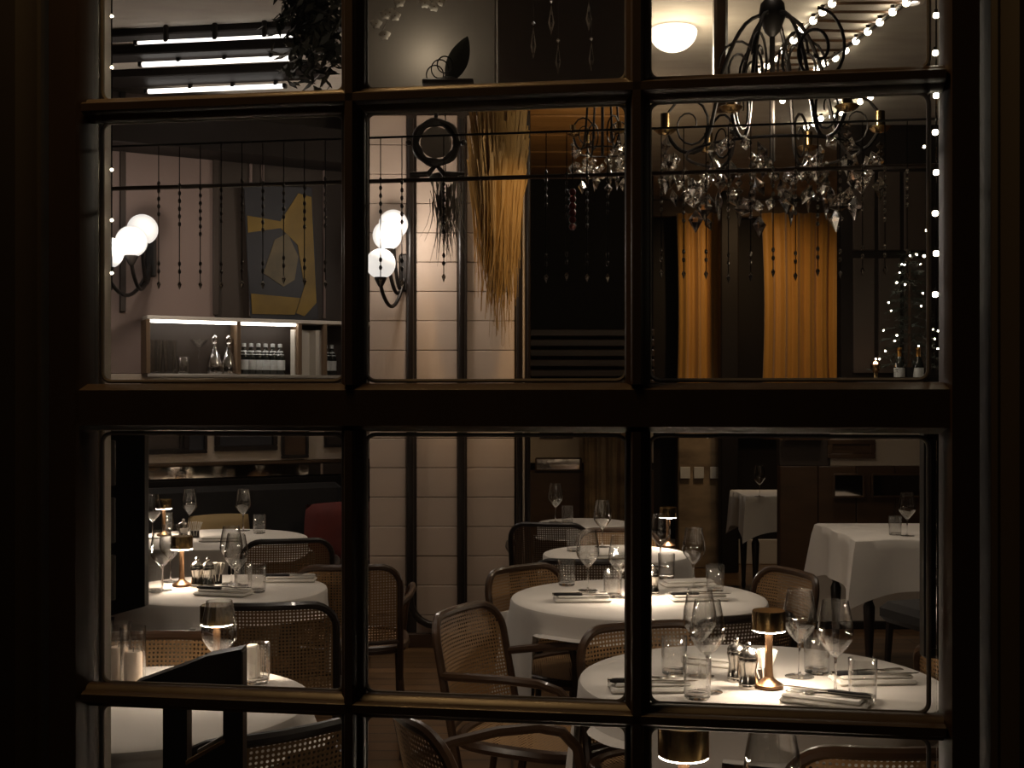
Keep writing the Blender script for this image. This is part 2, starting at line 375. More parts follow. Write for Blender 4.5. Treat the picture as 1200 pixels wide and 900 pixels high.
for k, px in enumerate((292, 306, 378)): wpart('panel_strip', wt(px), wt(px + 3), 1.95, 2.86, .02, 'mauve', -.015)
# tiled pillar
YP = 7.2; XL, XR = W(430, 0, YP).x, W(620, 0, YP).x
pl = struct(empty('pillar_1'), 'broad cream tiled pillar with dark bentwood strips')
link('core', MB().box(((XL + XR) / 2, YP + .42, 1.6), (XR - XL - .03, .8, 3.2)), 'umber', pl)
for (a, b_) in ((433, 476), (488, 536), (547, 603)):
    xa, xb = W(a, 0, YP).x, W(b_, 0, YP).x
    me = MB().bev((0, 0, 0), (xb - xa - .002, .03, .170), .003).mesh('tile')
    for k in range(18):
        link('tile', me, 'tile_cream', pl, ((xa + xb) / 2 , YP + .012 + random.uniform(-.0012, .0012), .10 + .173 * k))
link('base', MB().bev(((XL + XR) / 2, YP + .3, .04), (XR - XL, .66, .08)), 'brown_wood', pl)
xs = [W(481, 0, YP).x, W(541, 0, YP).x]; rr = (xs[1] - xs[0]) / 2; zc = W(0, 700, YP).z
pts = [(xs[0], YP - .03, 3.1)] + [(xs[0], YP - .03, zc + .1)] + [((xs[0] + xs[1]) / 2 - rr * math.cos(PI * k / 10), YP - .03, zc - .16 * math.sin(PI * k / 10)) for k in range(11)] + [(xs[1], YP - .03, zc + .1), (xs[1], YP - .03, 3.1)]
link('bentwood_strip', MB().tube(pts, .022, 10), 'dark_bentwood', pl)
for px, m_, r_ in ((608, 'dark_bentwood', .016), (613.5, 'cream', .007), (619, 'dark_bentwood', .013)):
    x = W(px, 0, YP).x; link('corner_moulding', MB().tube([(x, YP - .012, .08), (x, YP - .012, 3.15)], r_, 8), m_, pl)
# grey plaster bulkhead that drops from the ceiling in the middle
Y5 = 5.0
bk_ = struct(empty('trim_4'), 'grey plaster bulkhead with brown end under the ceiling')
zb = W(0, 104, Y5).z
for a, b_, m_ in ((428, 582, 'grey_plaster'), (582, 734, 'umber')):
    xa, xb = W(a, 0, Y5).x, W(b_, 0, Y5).x
    link('panel', MB().bev(((xa + xb) / 2, Y5 + .1, (zb + CEIL) / 2), (xb - xa - .006, .2, CEIL - zb), .006), m_, bk_)
# right hand dado wall with mirror strip and upper dark wall
YR = 7.75; X0 = W(914, 0, YR).x
wr = struct(empty('wall_dining'), 'brown panelled dado wall with mirror strip and pale skirting')
def rpart(name, px0, px1, z0, z1, m_, y=YR, th=.1):
    xa = W(px0, 0, YR).x; xb = W(px1, 0, YR).x if px1 else 4.25
    return link(name, MB().bev(((xa + xb) / 2, y + th / 2, (z0 + z1) / 2), (xb - xa - .004, th, z1 - z0), .004), m_, wr)
rpart('skirting', 914, None, 0, .05, 'black_brown', YR - .02)
rpart('skirting', 914, None, .05, .36, 'skirting', YR - .01)
n = 7
for k in range(n): rpart('dado_panel', 914 + k * 45, 914 + (k + 1) * 45 if k < n - 1 else None, .36, 1.03, 'brown_wood', YR + .004 * (k % 2))
rpart('plaster', 974, None, 1.03, 1.40, 'cream', YR + .02); rpart('plaster', 914, 974, 1.03, 1.40, 'umber', YR + .02)
rpart('upper_wall', 986, None, 1.40, 3.2, 'black_brown', YR + .02)
rpart('ledge', 990, None, 1.535, 1.56, 'brown_wood', YR - .30, .36)
for k, (z0, z1) in enumerate(((1.62, 2.35), (2.4, 2.9))):
    for px in (1000, 1030, 1060): rpart('lattice_panel', px, px + 26, z0, z1, 'umber', YR + .005)
# marble pier and black post in the distance
pr = struct(link('pier', MB().bev((W(820, 0, 10.5).x, 10.6, .72), (.37, .2, 1.44), .01), 'marble'), 'brown veined marble pier in the far corridor')
pr['kind'] = 'structure'
struct(link('trim_5', MB().bev((W(856, 0, 10.2).x, 10.3, 1.6), (.15, .15, 3.2), .01), 'black_brown'))
struct(link('baseboard_back', MB().bev((2.6, 10.78, .11), (3.2, .04, .22), .006), 'skirting'))
struct(link('trim_6', MB().bev((1.9, 10.7, 1.38), (3.4, .3, .05), .006), 'brown_wood'), 'wooden sill under the amber curtains')
struct(link('trim_7', MB().bev((1.9, 10.72, 3.12), (3.4, .1, .15), .01), 'valance'), 'bronze brown valance above the amber curtains')
# dark post hanging from the ceiling near the dome lamp
struct(link('trim_8', MB().bev((W(844, 0, 5.3).x, 5.3, 2.95), (.06, .06, .5), .012), 'bentwood'), 'brown post dropping from the ceiling beside the dome lamp')

# inner shutter at the left jamb: pale casing strips and a dark leaf
sh = struct(empty('trim_9'), 'narrow pale casing strips inside the left window jamb')
for px, w in ((116, .009), (124, .006)):
    p = W(px, 0, 1.72); link('strip', MB().bev((p.x, p.y, 1.5), (w, .03, 2.2), .002), 'white_paint', sh)
st = empty('folding_shutter', (W(156, 0, 2.15).x, 2.15, 0))
z0 = W(0, 712, 2.15).z; z1 = W(0, 476, 2.15).z
link('leaf', MB().prism([(-.035, z0 - .012), (.024, z0 + .004), (.024, z1), (-.035, z1)], -.012, .012, Matrix(((1, 0, 0, 0), (0, 0, 1, 0), (0, 1, 0, 0), (0, 0, 0, 1)))), 'dark_bentwood', st)
for k in range(3):
    link('inset', MB().bev((-.031, -.014, z0 + .055 + k * .10), (.010, .006, .08), .002), 'grey_plaster', st)
tag(st, 'dark narrow shutter leaf hanging inside the left window jamb', 'shutter', 'shutter leaves')
st = empty('folding_shutter', (W(1094, 0, 1.75).x, 1.75, 0)); z0 = W(0, 770, 1.75).z; z1 = W(0, 476, 1.75).z
link('leaf', MB().bev((0, 0, (z0 + z1) / 2), (.034, .024, z1 - z0), .003), 'dark_bentwood', st)
for k in range(3): link('inset', MB().bev((0, -.0125, z0 + .06 + .11 * k), (.018, .004, .09), .001), 'black_brown', st)
tag(st, 'dark narrow shutter leaf inside the right jamb beside the square table', 'shutter', 'shutter leaves')

# ceiling over the bar: dark beams and white light strips parallel to the facade
def cpos(px, py, z=CEIL): return (z - CZ) * F / (HOR - py)
for k, (py, h, d) in enumerate(((36, .035, .10), (56, .05, .14), (86, .045, .2))):
    Y = cpos(250, py)
    o = link('ceiling_beam', MB().bev((0, 0, 0), (1.9, d, h), .006), 'black_brown', None, (W(200, 0, Y).x - .1, Y, CEIL - h / 2), -A); struct(o, 'dark beam under the ceiling over the bar')
for k, (py, th, lab) in enumerate(((46, .03, 'thin white ceiling light strip over the bar, topmost of three'), (72, .05, 'white ceiling light strip over the bar, middle of three'), (104, .05, 'bright white ceiling light strip over the bar, lowest of three'))):
    Y = cpos(250, py, CEIL - .075); t = empty('light_strip', (W(252, 0, Y).x, Y, CEIL - .075), -A)
    for q in (-.39, .39): link('end_cap', MB().bev((q, 0, 0), (.02, th * .6, .024), .003), 'iron', t)
    link('diffuser', MB().tube([(-.38, 0, 0), (.38, 0, 0)], th * .25, 10), 'strip_glow', t); tag(t, lab, 'light strip', 'light strips over the bar')
    for q in range(3): link('bracket', MB().bev((-.24 + .24 * q + .05 * k, 0, .036), (.022, .022, .078), .004), 'iron', t)
SPL = ['over the big front table', 'over the middle round table', 'over the small table with a lamp', 'over the table beside the shutter', 'over the far banquette table', 'over the front corner table', 'over the square table by the dado', 'over the distant corridor table', 'over the aisle chair', 'beside the brown dado wall', 'in front of the tiled pillar']
for i, (x, y, e) in enumerate(SPOTS):
    t = empty('added_spot', (x, y, CEIL))  # fixture body made up for each added spot
    link('trim_ring', MB().lathe([(.03, -.002), (.034, -.012), (.05, -.012), (.055, -.002)], 20), 'white_paint', t)
    link('lens', MB().lathe([(.0005, -.002), (.03, -.002)], 20), 'strip_glow', t)
    tag(t, 'added small round recessed ceiling spot ' + SPL[i], 'ceiling light', 'added recessed spots')

# ---------------------------------------------------------------- furniture prototypes
def weave(me, fu):
    at = me.attributes.new('weave', 'FLOAT_VECTOR', 'POINT')
    at.data.foreach_set('vector', [c for v in me.vertices for c in fu(v.co)])
def chair_proto(key, wood, weave_mat):
    hw, zt, zs = .21, .79, .44
    def by(x, z):                                   # back curve: leans back, hollow in plan
        return .20 + .07 * (z - zs) / .35 + .045 * (1 - (x / hw) ** 2)
    rc = .085; parts = []
    path = []
    for z in (.30, .40, .50, .60, zt - rc): path.append((-hw, by(-hw, z), z))
    for k in range(1, 7):
        a = PI / 2 * k / 6; x = -hw + rc - rc * math.cos(a); z = zt - rc + rc * math.sin(a); path.append((x, by(x, z), z))
    for x in (-.07, 0, .07): path.append((x, by(x, zt), zt))
    path += [(-x, y, z) for x, y, z in reversed(path[:11])]
    parts.append(('back_frame', MB().tube(path, .0135, 8).mesh('back_frame'), wood, []))
    def bp(u, v):
        z = .475 + v * (zt - .012 - .475); w = hw - .004
        e = zt - z
        if e < rc: w -= rc - math.sqrt(max(0, rc * rc - (rc - e) ** 2))
        x = -w + 2 * w * u; return Vector((x, by(x, z) , z))
    me = MB().grid(bp, 14, 16).mesh('backrest'); weave(me, lambda c: (c.x, c.z, 0)); parts.append(('backrest', me, weave_mat, []))
    parts.append(('back_rail', MB().tube([(x, by(x, .475), .475) for x in (-hw, -.15, -.07, 0, .07, .15, hw)], .010, 8).mesh('back_rail'), wood, []))
    ring = [(.235 * math.copysign(abs(math.cos(a)) ** .6, math.cos(a)), .235 * math.copysign(abs(math.sin(a)) ** .6, math.sin(a)) - .01, zs) for a in [2 * PI * i / 32 for i in range(32)]]
    parts.append(('seat_frame', MB().tube(ring, .019, 8, True).mesh('seat_frame'), wood, []))
    sm = MB(); sm.add([(0, -.01, zs + .006)] + [(x * .97, y * .97, zs + .006) for x, y, z in ring], [(0, 1 + i, 1 + (i + 1) % 32) for i in range(32)])
    me = sm.mesh('seat'); weave(me, lambda c: (c.x, c.y, 0)); parts.append(('seat', me, weave_mat, []))
    for s in (-1, 1):
        arm = [(s * hw, by(hw, .63), .63), (s * .25, .12, .645), (s * .268, .0, .655), (s * .268, -.11, .655), (s * .262, -.17, .64), (s * .25, -.205, .60), (s * .238, -.215, .53), (s * .23, -.21, .44)]
        parts.append(('arm', MB().tube(arm, .0135, 8).mesh('arm'), wood, []))
        parts.append(('leg', MB().tube([(s * .205, -.20, zs), (s * .212, -.21, .2), (s * .215, -.215, 0)], [.017, .015, .012], 8).mesh('leg'), wood, []))
        parts.append(('leg', MB().tube([(s * hw, by(hw, .30), .32), (s * .222, .205, .15), (s * .218, .235, 0)], [.0145, .014, .012], 8).mesh('leg'), wood, []))
    CACHE[key] = parts
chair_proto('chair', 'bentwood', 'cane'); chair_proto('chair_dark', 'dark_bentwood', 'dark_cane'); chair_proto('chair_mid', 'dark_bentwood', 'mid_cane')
CHAIRS = []
def chair(px, Y, face, label, kind='chair', dx=0):
    """px, Y give the middle of the top of the backrest; face = direction (degrees from +x) the sitter looks"""
    f = math.radians(face); d = Vector((math.cos(f), math.sin(f), 0)); bx = (px - 600) / F * Y
    CHAIRS.append((bx + .30 * d.x, Y + .30 * d.y, f))
    place(kind, 'cane_armchair', (bx + .30 * d.x, Y + .30 * d.y, 0), f + PI / 2, label, 'chair', 'bentwood cane armchairs')

def table(px, Y, r, drop, label, cloth_label, seed=0, cloth_mat='cloth'):
    x = (px - 600) / F * Y; key = f'table{r}'
    if key not in CACHE:
        top = MB().lathe([(.001, .705), (r - .02, .705), (r - .012, .712), (r - .012, .738), (r - .02, .744), (.001, .744)], 40)
        ped = MB().lathe([(.03, .69), (.045, .66), (.03, .5), (.04, .3), (.055, .12), (.05, .05)], 16)
        cap = MB().lathe([(.05, .69), (.14, .705)], 16)
        parts = [('tabletop', top.mesh('tabletop'), 'brown_wood', []), ('pedestal', ped.mesh('pedestal'), 'dark_bentwood', []), ('collar', cap.mesh('collar'), 'dark_bentwood', [])]
        foot = MB().tube([(.04, 0, .10), (.15, 0, .07), (r * .6, 0, .015)], [.03, .024, .015], 8)
        for q in range(4):
            R = Matrix.Rotation(q * PI / 2 + .4, 3, 'Z'); f2 = MB().add([R @ Vector(v) for v in foot.v], foot.f); parts.append(('foot', f2.mesh('foot'), 'dark_bentwood', []))
        CACHE[key] = parts
    place(key, 'round_table', (x, Y, 0), 0, label, 'table', 'round pedestal tables')
    rn = random.Random(seed); ph = [rn.uniform(0, 6.28) for _ in range(4)]; n = 120
    def fold(a): return .5 * math.sin(5 * a + ph[0]) + .33 * math.sin(9 * a + ph[1]) + .25 * math.sin(13 * a + ph[2]) + .12 * math.sin(23 * a + ph[3])
    prof = [(.0008, 0, 0), (r * .5, 0, 0), (r * .9, 0, 0), (r - .006, 0, 0), (r + .002, -.003, 0), (r + .006, -.012, .02), (r + .008, -.05, .12), (r + .015, -.10, .3), (r + .022, -.16, .5), (r + .028, -.22, .7), (r + .034, -drop * .85, .9), (r + .036, -drop, 1)]
    vs = []; fs = []
    for pr_, pz, k in prof:
        for i in range(n):
            a = 2 * PI * i / n; q = pr_ + k * .042 * fold(a) + (.0 if k else 0)
            z = pz + (k * .03 * math.sin(2 * a + ph[1]) if k == 1 else 0)
            for (cx, cy, cf) in CHAIRS:              # the cloth lies on the arms and laps over the chairs pushed under it
                ex, ey = x + q * math.cos(a) - cx, Y + q * math.sin(a) - cy
                fw, sd = ex * math.cos(cf) + ey * math.sin(cf), abs(-ex * math.sin(cf) + ey * math.cos(cf))
                if sd < .285 and -.34 < fw < .235: z = max(z, -.068 - .008 * k)
            vs.append((q * math.cos(a), q * math.sin(a), z))
    for j in range(len(prof) - 1):
        for i in range(n):
            l = (i + 1) % n; fs.append((j*n+i, j*n+l, (j+1)*n+l, (j+1)*n+i))
    o = link('tablecloth', MB().add(vs, fs), cloth_mat, None, (x, Y, .7505)); tag(o, cloth_label, 'tablecloth', 'white tablecloths')
TZ = .7512
# table lamp
CACHE['lamp'] = [
    ('base', MB().lathe([(.0005, 0), (.033, 0), (.036, .004), (.035, .010), (.024, .016), (.013, .024), (.009, .034)], 28).mesh('base'), 'bronze', []),
    ('stem', MB().lathe([(.0125, .02), (.0105, .034), (.0095, .06), (.009, .10), (.0095, .14), (.011, .15)], 18).mesh('stem'), 'bronze', []),
    ('lamp_shade', MB().lathe([(.0365, .142), (.0365, .1425), (.040, .142), (.0405, .145), (.0405, .187), (.039, .190), (.0005, .190)], 36).mesh('lamp_shade'), 'brass',
        [('seam', MB().bev((-.0405, -.004, .167), (.002, .003, .042), .0006).mesh('seam'), 'bronze')]),
    ('diffuser', MB().lathe([(.0005, .139), (.0380, .1395), (.0393, .1402), (.0393, .1425)], 32).mesh('diffuser'), 'led', [])]
# wine glass
o_ = [(.004, .086), (.012, .092), (.026, .108), (.040, .128), (.0435, .142), (.0415, .165), (.036, .195), (.031, .222)]
i_ = [(r - .0012, z + (.002 if k < 3 else 0)) for k, (r, z) in enumerate(o_)]
CACHE['wine'] = [
    ('bowl', MB().lathe(o_ + [(.0302, .2226)] + list(reversed(i_[1:])) + [(.0005, .097)], 28).mesh('bowl'), 'drink_glass', []),
    ('stem', MB().lathe([(.0055, .003), (.0038, .012), (.003, .03), (.003, .07), (.0038, .082), (.007, .0905), (.0125, .095)], 14).mesh('stem'), 'thick_glass', []),
    ('foot', MB().lathe([(.0005, 0), (.036, 0), (.037, .0012), (.012, .0035), (.005, .006)], 28).mesh('foot'), 'drink_glass', [])]
# tumbler
CACHE['tumbler'] = [
    ('wall', MB().lathe([(.030, .004), (.032, .012), (.0335, .098), (.0328, .099), (.032, .098), (.0305, .013)], 28).mesh('wall'), 'drink_glass', []),
    ('base', MB().lathe([(.0005, 0), (.028, 0), (.031, .004), (.0305, .0125), (.0005, .0105)], 28).mesh('base'), 'thick_glass', [])]
# pepper mill
CACHE['mill'] = [
    ('body', MB().lathe([(.0005, 0), (.019, 0), (.0195, .004), (.0185, .008), (.0195, .010), (.0165, .022), (.0155, .036), (.0185, .050), (.0195, .056), (.018, .060)], 24).mesh('body'), 'chrome', []),
    ('cap', MB().lathe([(.0185, .0605), (.0188, .063), (.015, .072), (.006, .077), (.004, .079)], 24).mesh('cap'), 'steel', []),
    ('knob', MB().ball((0, 0, .084), .0062, 12, 8).mesh('knob'), 'chrome', [])]
# folded napkin with band; fork; knife
def napkin_mesh():
    b = MB()
    def fn(u, v):
        x = -.10 + .2 * u; y = -.045 + .09 * v; return Vector((x, y, .010 + .003 * math.sin(u * 9) * math.sin(v * 5)))
    b.bev((0, 0, .004), (.2, .09, .008), .003); b.bev((.004, .004, .0105), (.186, .078, .005), .002)
    return b
CACHE['napkin'] = [('lower_fold', MB().bev((0, 0, .006), (.2, .092, .012), .005).mesh('lower_fold'), 'napkin', []),
                   ('upper_fold', MB().bev((.004, .006, .0165), (.184, .072, .009), .004).mesh('upper_fold'), 'napkin', [])]
fk = MB().tube([(-.10, 0, .0025), (-.06, 0, .003), (0, 0, .006), (.03, 0, .004)], [.0055, .0048, .003, .003], 8)
CACHE['fork'] = [('handle', fk.mesh('handle'), 'steel', []), ('head', MB().bev((.042, 0, .0035), (.024, .02, .002), .0008).mesh('head'), 'steel', [])] + \
    [('tine', MB().bev((.073, -.0085 + .0057 * k, .0045), (.042, .0026, .002), .0006).mesh('tine'), 'steel', []) for k in range(4)]
CACHE['knife'] = [('handle', MB().tube([(-.11, 0, .004), (-.10, 0, .004), (-.02, 0, .004), (-.01, 0, .004)], [.004, .0062, .0055, .004], 8).mesh('handle'), 'velvet_black', []),
                  ('blade', MB().prism([(-.012, -.006), (.07, -.009), (.095, -.004), (.105, .005), (-.012, .005)], .003, .0045).mesh('blade'), 'steel', [])]
# holder with a fan of white sachets
def fan_parts():
    ps = [('box', MB().bev((0, 0, .018), (.046, .034, .036), .003).mesh('box'), 'dark_bentwood', [])]
    for k in range(9):
        a = (k - 4) * .085; R = Matrix.Rotation(a, 3, 'Y')
        me = MB().box(R @ Vector((0, 0, .042)) + Vector(((k - 4) * .003, (k % 3 - 1) * .006, .004)), (.003, .026, .07), R)
        ps.append(('sachet', me.mesh('sachet'), 'paper', []))
    return ps
CACHE['fan'] = fan_parts()
CACHE['sticks'] = CACHE['tumbler'] + [('napkin_stack', MB().bev((-.012, .004, .052), (.03, .03, .084), .004).mesh('napkin_stack'), 'paper', [])] + \
    [('stick', MB().tube([(.005 + .004 * k, -.012 + .004 * (k % 2), .012), (.006 + .0045 * k, -.012, .088 - .003 * (k % 2))], .0012, 5).mesh('stick'), 'cane_stick' if False else 'wax', []) for k in range(4)]
CACHE['candle'] = [('wax', MB().lathe([(.0005, 0), (.022, 0), (.022, .085), (.018, .09), (.0005, .088)], 24).mesh('wax'), 'wax', []), ('wick', MB().tube([(0, 0, .088), (.001, 0, .1)], .0012, 5).mesh('wick'), 'iron', []),
                   ('glass', MB().lathe([(.028, .0), (.03, .004), (.031, .15), (.0302, .15), (.029, .006), (.0005, .004)], 24).mesh('glass'), 'drink_glass', [])]
def put(kind, name, px, py, label, cat, group=None, rz=0, z=TZ, scale=1):
    p = onz(px, py, z); return place(kind, name, p, rz, label, cat, group, scale)
def setting(px, py, rz, where, cutlery=True):
    p = onz(px, py, TZ); place('napkin', 'folded_napkin', p, rz, 'folded white napkin ' + where, 'napkin', 'folded napkins')
    if cutlery:
        R = Matrix.Rotation(rz, 3, 'Z')
        place('fork', 'fork', p + R @ Vector((-.005, .014, .0212)), rz + .12, 'steel fork on the napkin ' + where, 'fork', 'forks')
        place('knife', 'knife', p + R @ Vector((.01, -.016, .0212)), rz - .06, 'dark-handled knife on the napkin ' + where, 'knife', 'knives')

# ---------------------------------------------------------------- chairs
chair(1056, 2.32, 90, 'cane armchair at the bottom edge, its back to the window, before the front table')
chair(538, 3.87, -27, 'cane armchair seen from the side, standing alone in the aisle before the pillar')
chair(608, 4.82, -45, 'cane armchair pushed under the middle round table on its pillar side')
chair(750, 3.60, -70, 'cane armchair tucked in behind the front table, below the middle table')
chair(878, 3.74, 116, 'dark-framed cane armchair, back coloured for shade, behind the brass lamp, its back to the front table', 'chair_dark')  # darker cane colour stands in for the shaded side of its back
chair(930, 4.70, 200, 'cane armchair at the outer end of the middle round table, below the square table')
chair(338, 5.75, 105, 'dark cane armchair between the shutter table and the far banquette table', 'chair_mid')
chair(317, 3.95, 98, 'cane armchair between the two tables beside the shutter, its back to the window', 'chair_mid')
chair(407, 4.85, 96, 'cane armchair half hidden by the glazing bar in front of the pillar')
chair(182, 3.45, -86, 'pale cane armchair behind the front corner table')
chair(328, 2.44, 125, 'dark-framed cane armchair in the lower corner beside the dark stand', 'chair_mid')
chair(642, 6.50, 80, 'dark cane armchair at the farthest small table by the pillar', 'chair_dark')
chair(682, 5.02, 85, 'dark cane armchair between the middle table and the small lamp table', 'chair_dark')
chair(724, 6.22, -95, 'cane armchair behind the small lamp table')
chair(1122, 3.15, 20, 'cane armchair back cut off by the right window jamb beside the front table')
chair(474, 2.6, 20, 'cane armchair at the lower edge with its arms towards the front table')
# ---------------------------------------------------------------- tables
table(890, 3.08, .45, .36, 'round pedestal table under the front cloth with a brass lamp', 'white cloth on the big front table with brass lamp, chrome mills and two stemmed glasses', 1)
table(748, 4.36, .45, .36, 'round pedestal table under the cloth of the middle table', 'white cloth on the middle round table in front of the pillar aisle', 2)
table(722, 5.6, .33, .34, 'small pedestal table behind the middle round table', 'white cloth on the small table with the slim far lamp', 3)
table(684, 7.0, .26, .34, 'small pedestal table at the far corridor by the pillar', 'white cloth on the farthest small table beside the tiled pillar', 4)
table(263, 4.56, .375, .36, 'pedestal table under the cloth beside the dark shutter', 'white cloth on the table with lamp and two mills beside the shutter', 5)
table(252, 6.2, .46, .36, 'pedestal table by the dark banquette under the lit shelf', 'white cloth on the far table below the bar shelf', 6)
table(160, 2.85, .40, .36, 'pedestal table in the front corner behind the dark stand', 'white cloth on the front corner table behind the dark stand', 7)
table(835, 1.93, .27, .36, 'small pedestal table close to the window below the front table', 'white cloth on the table closest to the window glass', 8)
def square_table(px, Y, h, lab, clab, seed):
    x = (px - 600) / F * Y; t = empty('square_table', (x, Y, 0))
    link('tabletop', MB().bev((0, 0, .725), (2 * h - .03, 2 * h - .03, .035), .004), 'brown_wood', t)
    leg = MB().lathe([(.012, 0), (.018, .03), (.015, .06), (.026, .30), (.030, .40), (.018, .43), (.032, .46), (.032, .50), (.02, .52), (.034, .55), (.034, .70)], 14).mesh('leg')
    for a in (-1, 1):
        for b_ in (-1, 1): link('leg', leg, 'dark_bentwood', t, (a * (h - .08), b_ * (h - .08), 0))
    tag(t, lab, 'table', 'square tables')
    rn = random.Random(seed); n = 24; per = []
    for s_ in range(4):
        for k in range(n):
            q = -h + 2 * h * k / n
            per.append(((q, -h), (h, q), (-q, h), (-h, -q))[s_])
    vs = [(0, 0, 0)]; fs = []
    drops = [0, .006, .05, .12, .19, .255]
    for j, dz in enumerate(drops):
        for i, (x_, y_) in enumerate(per):
            k = j / (len(drops) - 1); cr = (abs(x_) / h * abs(y_) / h) ** 3     # 1 at the corners, where the cloth hangs lower
            sw = 1 + (.004 if j else 0) + .05 * k + k * .035 * math.sin(i * .52 + seed) + .10 * k * cr
            vs.append((x_ * sw, y_ * sw, -dz * (1 + .35 * cr)))
    m_ = len(per)
    for i in range(m_): fs.append((0, 1 + i, 1 + (i + 1) % m_))
    for j in range(len(drops) - 1):
        for i in range(m_): l = (i + 1) % m_; fs.append((1 + j*m_+i, 1 + (j+1)*m_+i, 1 + (j+1)*m_+l, 1 + j*m_+l))
    o = link('tablecloth', MB().add(vs, fs), 'cloth', None, (x, Y, .7505)); tag(o, clab, 'tablecloth', 'white tablecloths')
square_table(1068, 6.55, .40, 'dark square table with turned legs by the brown dado wall', 'white cloth on the square table by the brown dado wall', 2)
square_table(914, 9.2, .31, 'dark square table far back in the corridor', 'white cloth on the small square table far back beside the black post', 5)

# dark upholstered chair at the square table
t = empty('side_chair', (W(1108, 0, 5.85).x, 5.85, 0), .3)
link('seat', MB().bev((0, 0, .42), (.46, .46, .10), .03), 'velvet_black', t)
link('backrest', MB().bev((0, -.2, .52), (.46, .07, .16), .03), 'velvet_black', t)
for a in (-1, 1):
    for b_ in (-1, 1): link('leg', MB().tube([(a * .18, b_ * .18, .42), (a * .2, b_ * .2, 0)], [.02, .013], 8), 'dark_bentwood', t)
tag(t, 'black upholstered low-backed chair at the square table', 'chair')
# banquettes
t = empty('banquette', P0 + WN * .02, AW)
link('seat', MB().bev(((wt(100) + wt(394)) / 2, -.24, .24), (wt(394) - wt(100), .38, .46), .03), 'velvet_black', t)
link('back', MB().bev(((wt(100) + wt(394)) / 2, -.05, .70), (wt(394) - wt(100), .10, .50), .03), 'velvet_black', t)
tag(t, 'black upholstered banquette along the wall below the lit shelf', 'banquette')
def cushion(name, loc, s, m_, rz, label, cat):
    def fn(u, v):
        a = (u - .5) * 2; b_ = (v - .5) * 2; e = (1 - a ** 4) * (1 - b_ ** 4)
        return a, b_, e
    b = MB()
    for sg in (-1, 1):
        b.grid(lambda u, v: Vector((s * (u - .5) * (1 - .06 * (2 * v - 1) ** 2), sg * .055 * math.sqrt(max(0, fn(u, v)[2])), s * .8 * (v - .5) * (1 - .06 * (2 * u - 1) ** 2))), 12, 12)
    o = link(name, b, m_, None, loc, rz); tag(o, label, cat); return o
cushion('cushion', (P0 + WD * (wt(244) ) + WN * .24 + Vector((0, 0, .66))), .36, 'yellow_cushion', AW, 'mustard cushion on the black banquette behind the far table', 'cushion')
cushion('cushion', (P0 + WD * (wt(384)) + WN * .24 + Vector((0, 0, .66))), .46, 'red_velvet', AW, 'dark red cushion on the banquette end near the pillar', 'cushion')

# ---------------------------------------------------------------- what stands on the tables
LG = 'small brass table lamps'; WG = 'stemmed wine glasses'; TG = 'plain water tumblers'; MG = 'chrome pepper and salt mills'
put('lamp', 'table_lamp', 901, 806, 'brass lamp with flat shade on the big front table', 'lamp', LG, .4)
put('lamp', 'table_lamp', 748, 702, 'brass lamp on the middle round table, hidden behind the glazing bar', 'lamp', LG)
put('lamp', 'table_lamp', 783, 641, 'small lit lamp on the small table behind the middle one', 'lamp', LG)
put('lamp', 'table_lamp', 213, 687, 'bronze lamp beside two mills on the shutter table', 'lamp', LG, .5)
put('lamp', 'table_lamp', 192, 628, 'far lit lamp below the bar shelf', 'lamp', LG)
put('lamp', 'table_lamp', 254, 797, 'lit lamp seen through a wine glass on the front corner table', 'lamp', LG)
put('lamp', 'table_lamp', 801, 990, 'brass lamp shade at the bottom edge on the table closest to the glass', 'lamp', LG)
for px, py, w in ((820, 792, 'on the front table, rear of the overlapping pair beside the tumblers'), (829, 811, 'on the front table, nearer of the overlapping pair beside the tumblers'),
                  (937, 793, 'on the front table directly beside the brass lamp'), (979, 812, 'on the front table above the fork and knife'),
                  (689, 692, 'on the middle table, pillar side'), (727, 700, 'on the middle table touching the glazing bar'), (813, 688, 'on the middle table, farthest from the pillar'), (774, 664, 'at the back of the middle table below the small lit lamp'),
                  (706, 641, 'on the small table beneath the pale wall mirror'), (651, 612, 'on the farthest small table by the pillar'),
                  (190, 692, 'on the shutter table beside the bronze lamp'), (200, 682, 'on the shutter table just behind the bronze lamp'), (277, 697, 'on the shutter table, nearer of the pair beyond the mills'), (271, 685, 'on the shutter table, rear of the pair beyond the mills'),
                  (179, 631, 'on the far table beside the far lit lamp'), (222, 622, 'on the far table in front of the mustard cushion'), (285, 622, 'alone at the end of the far table below the mirror strip'),
                  (257, 812, 'on the front corner table in front of its lamp'), (1063, 628, 'on the square table by the brown dado wall'), (905, 1010, 'cut by the bottom edge on the table closest to the glass'), (890, 582, 'on the small square table far back')):
    put('wine', 'wine_glass', px, py, 'clear wine glass ' + w, 'wine glass', WG)
for px, py, w in ((817, 818, 'in front of the overlapping wine glasses on the front table'), (790, 790, 'behind the left napkin on the front table'), (1011, 821, 'beside the fork and knife on the front table'), (957, 789, 'behind the single wine glass on the front table'),
                  (664, 686, 'at the pillar side of the middle table'), (718, 700, 'lit by the hidden lamp on the middle table'), (838, 693, 'at the outer end of the middle table'), (781, 678, 'at the back of the middle table'),
                  (665, 613, 'on the farthest small table'), (672, 646, 'on the small lamp table'), (301, 694, 'at the clear end of the shutter table'), (285, 690, 'behind the wine glasses on the shutter table'),
                  (196, 622, 'beside the far lit lamp'), (304, 625, 'at the end of the far table'), (1049, 627, 'on the square table by the dado wall'), (181, 694, 'at the shutter edge of the shutter table')):
    put('tumbler', 'tumbler', px, py, 'clear water tumbler ' + w, 'tumbler', TG)
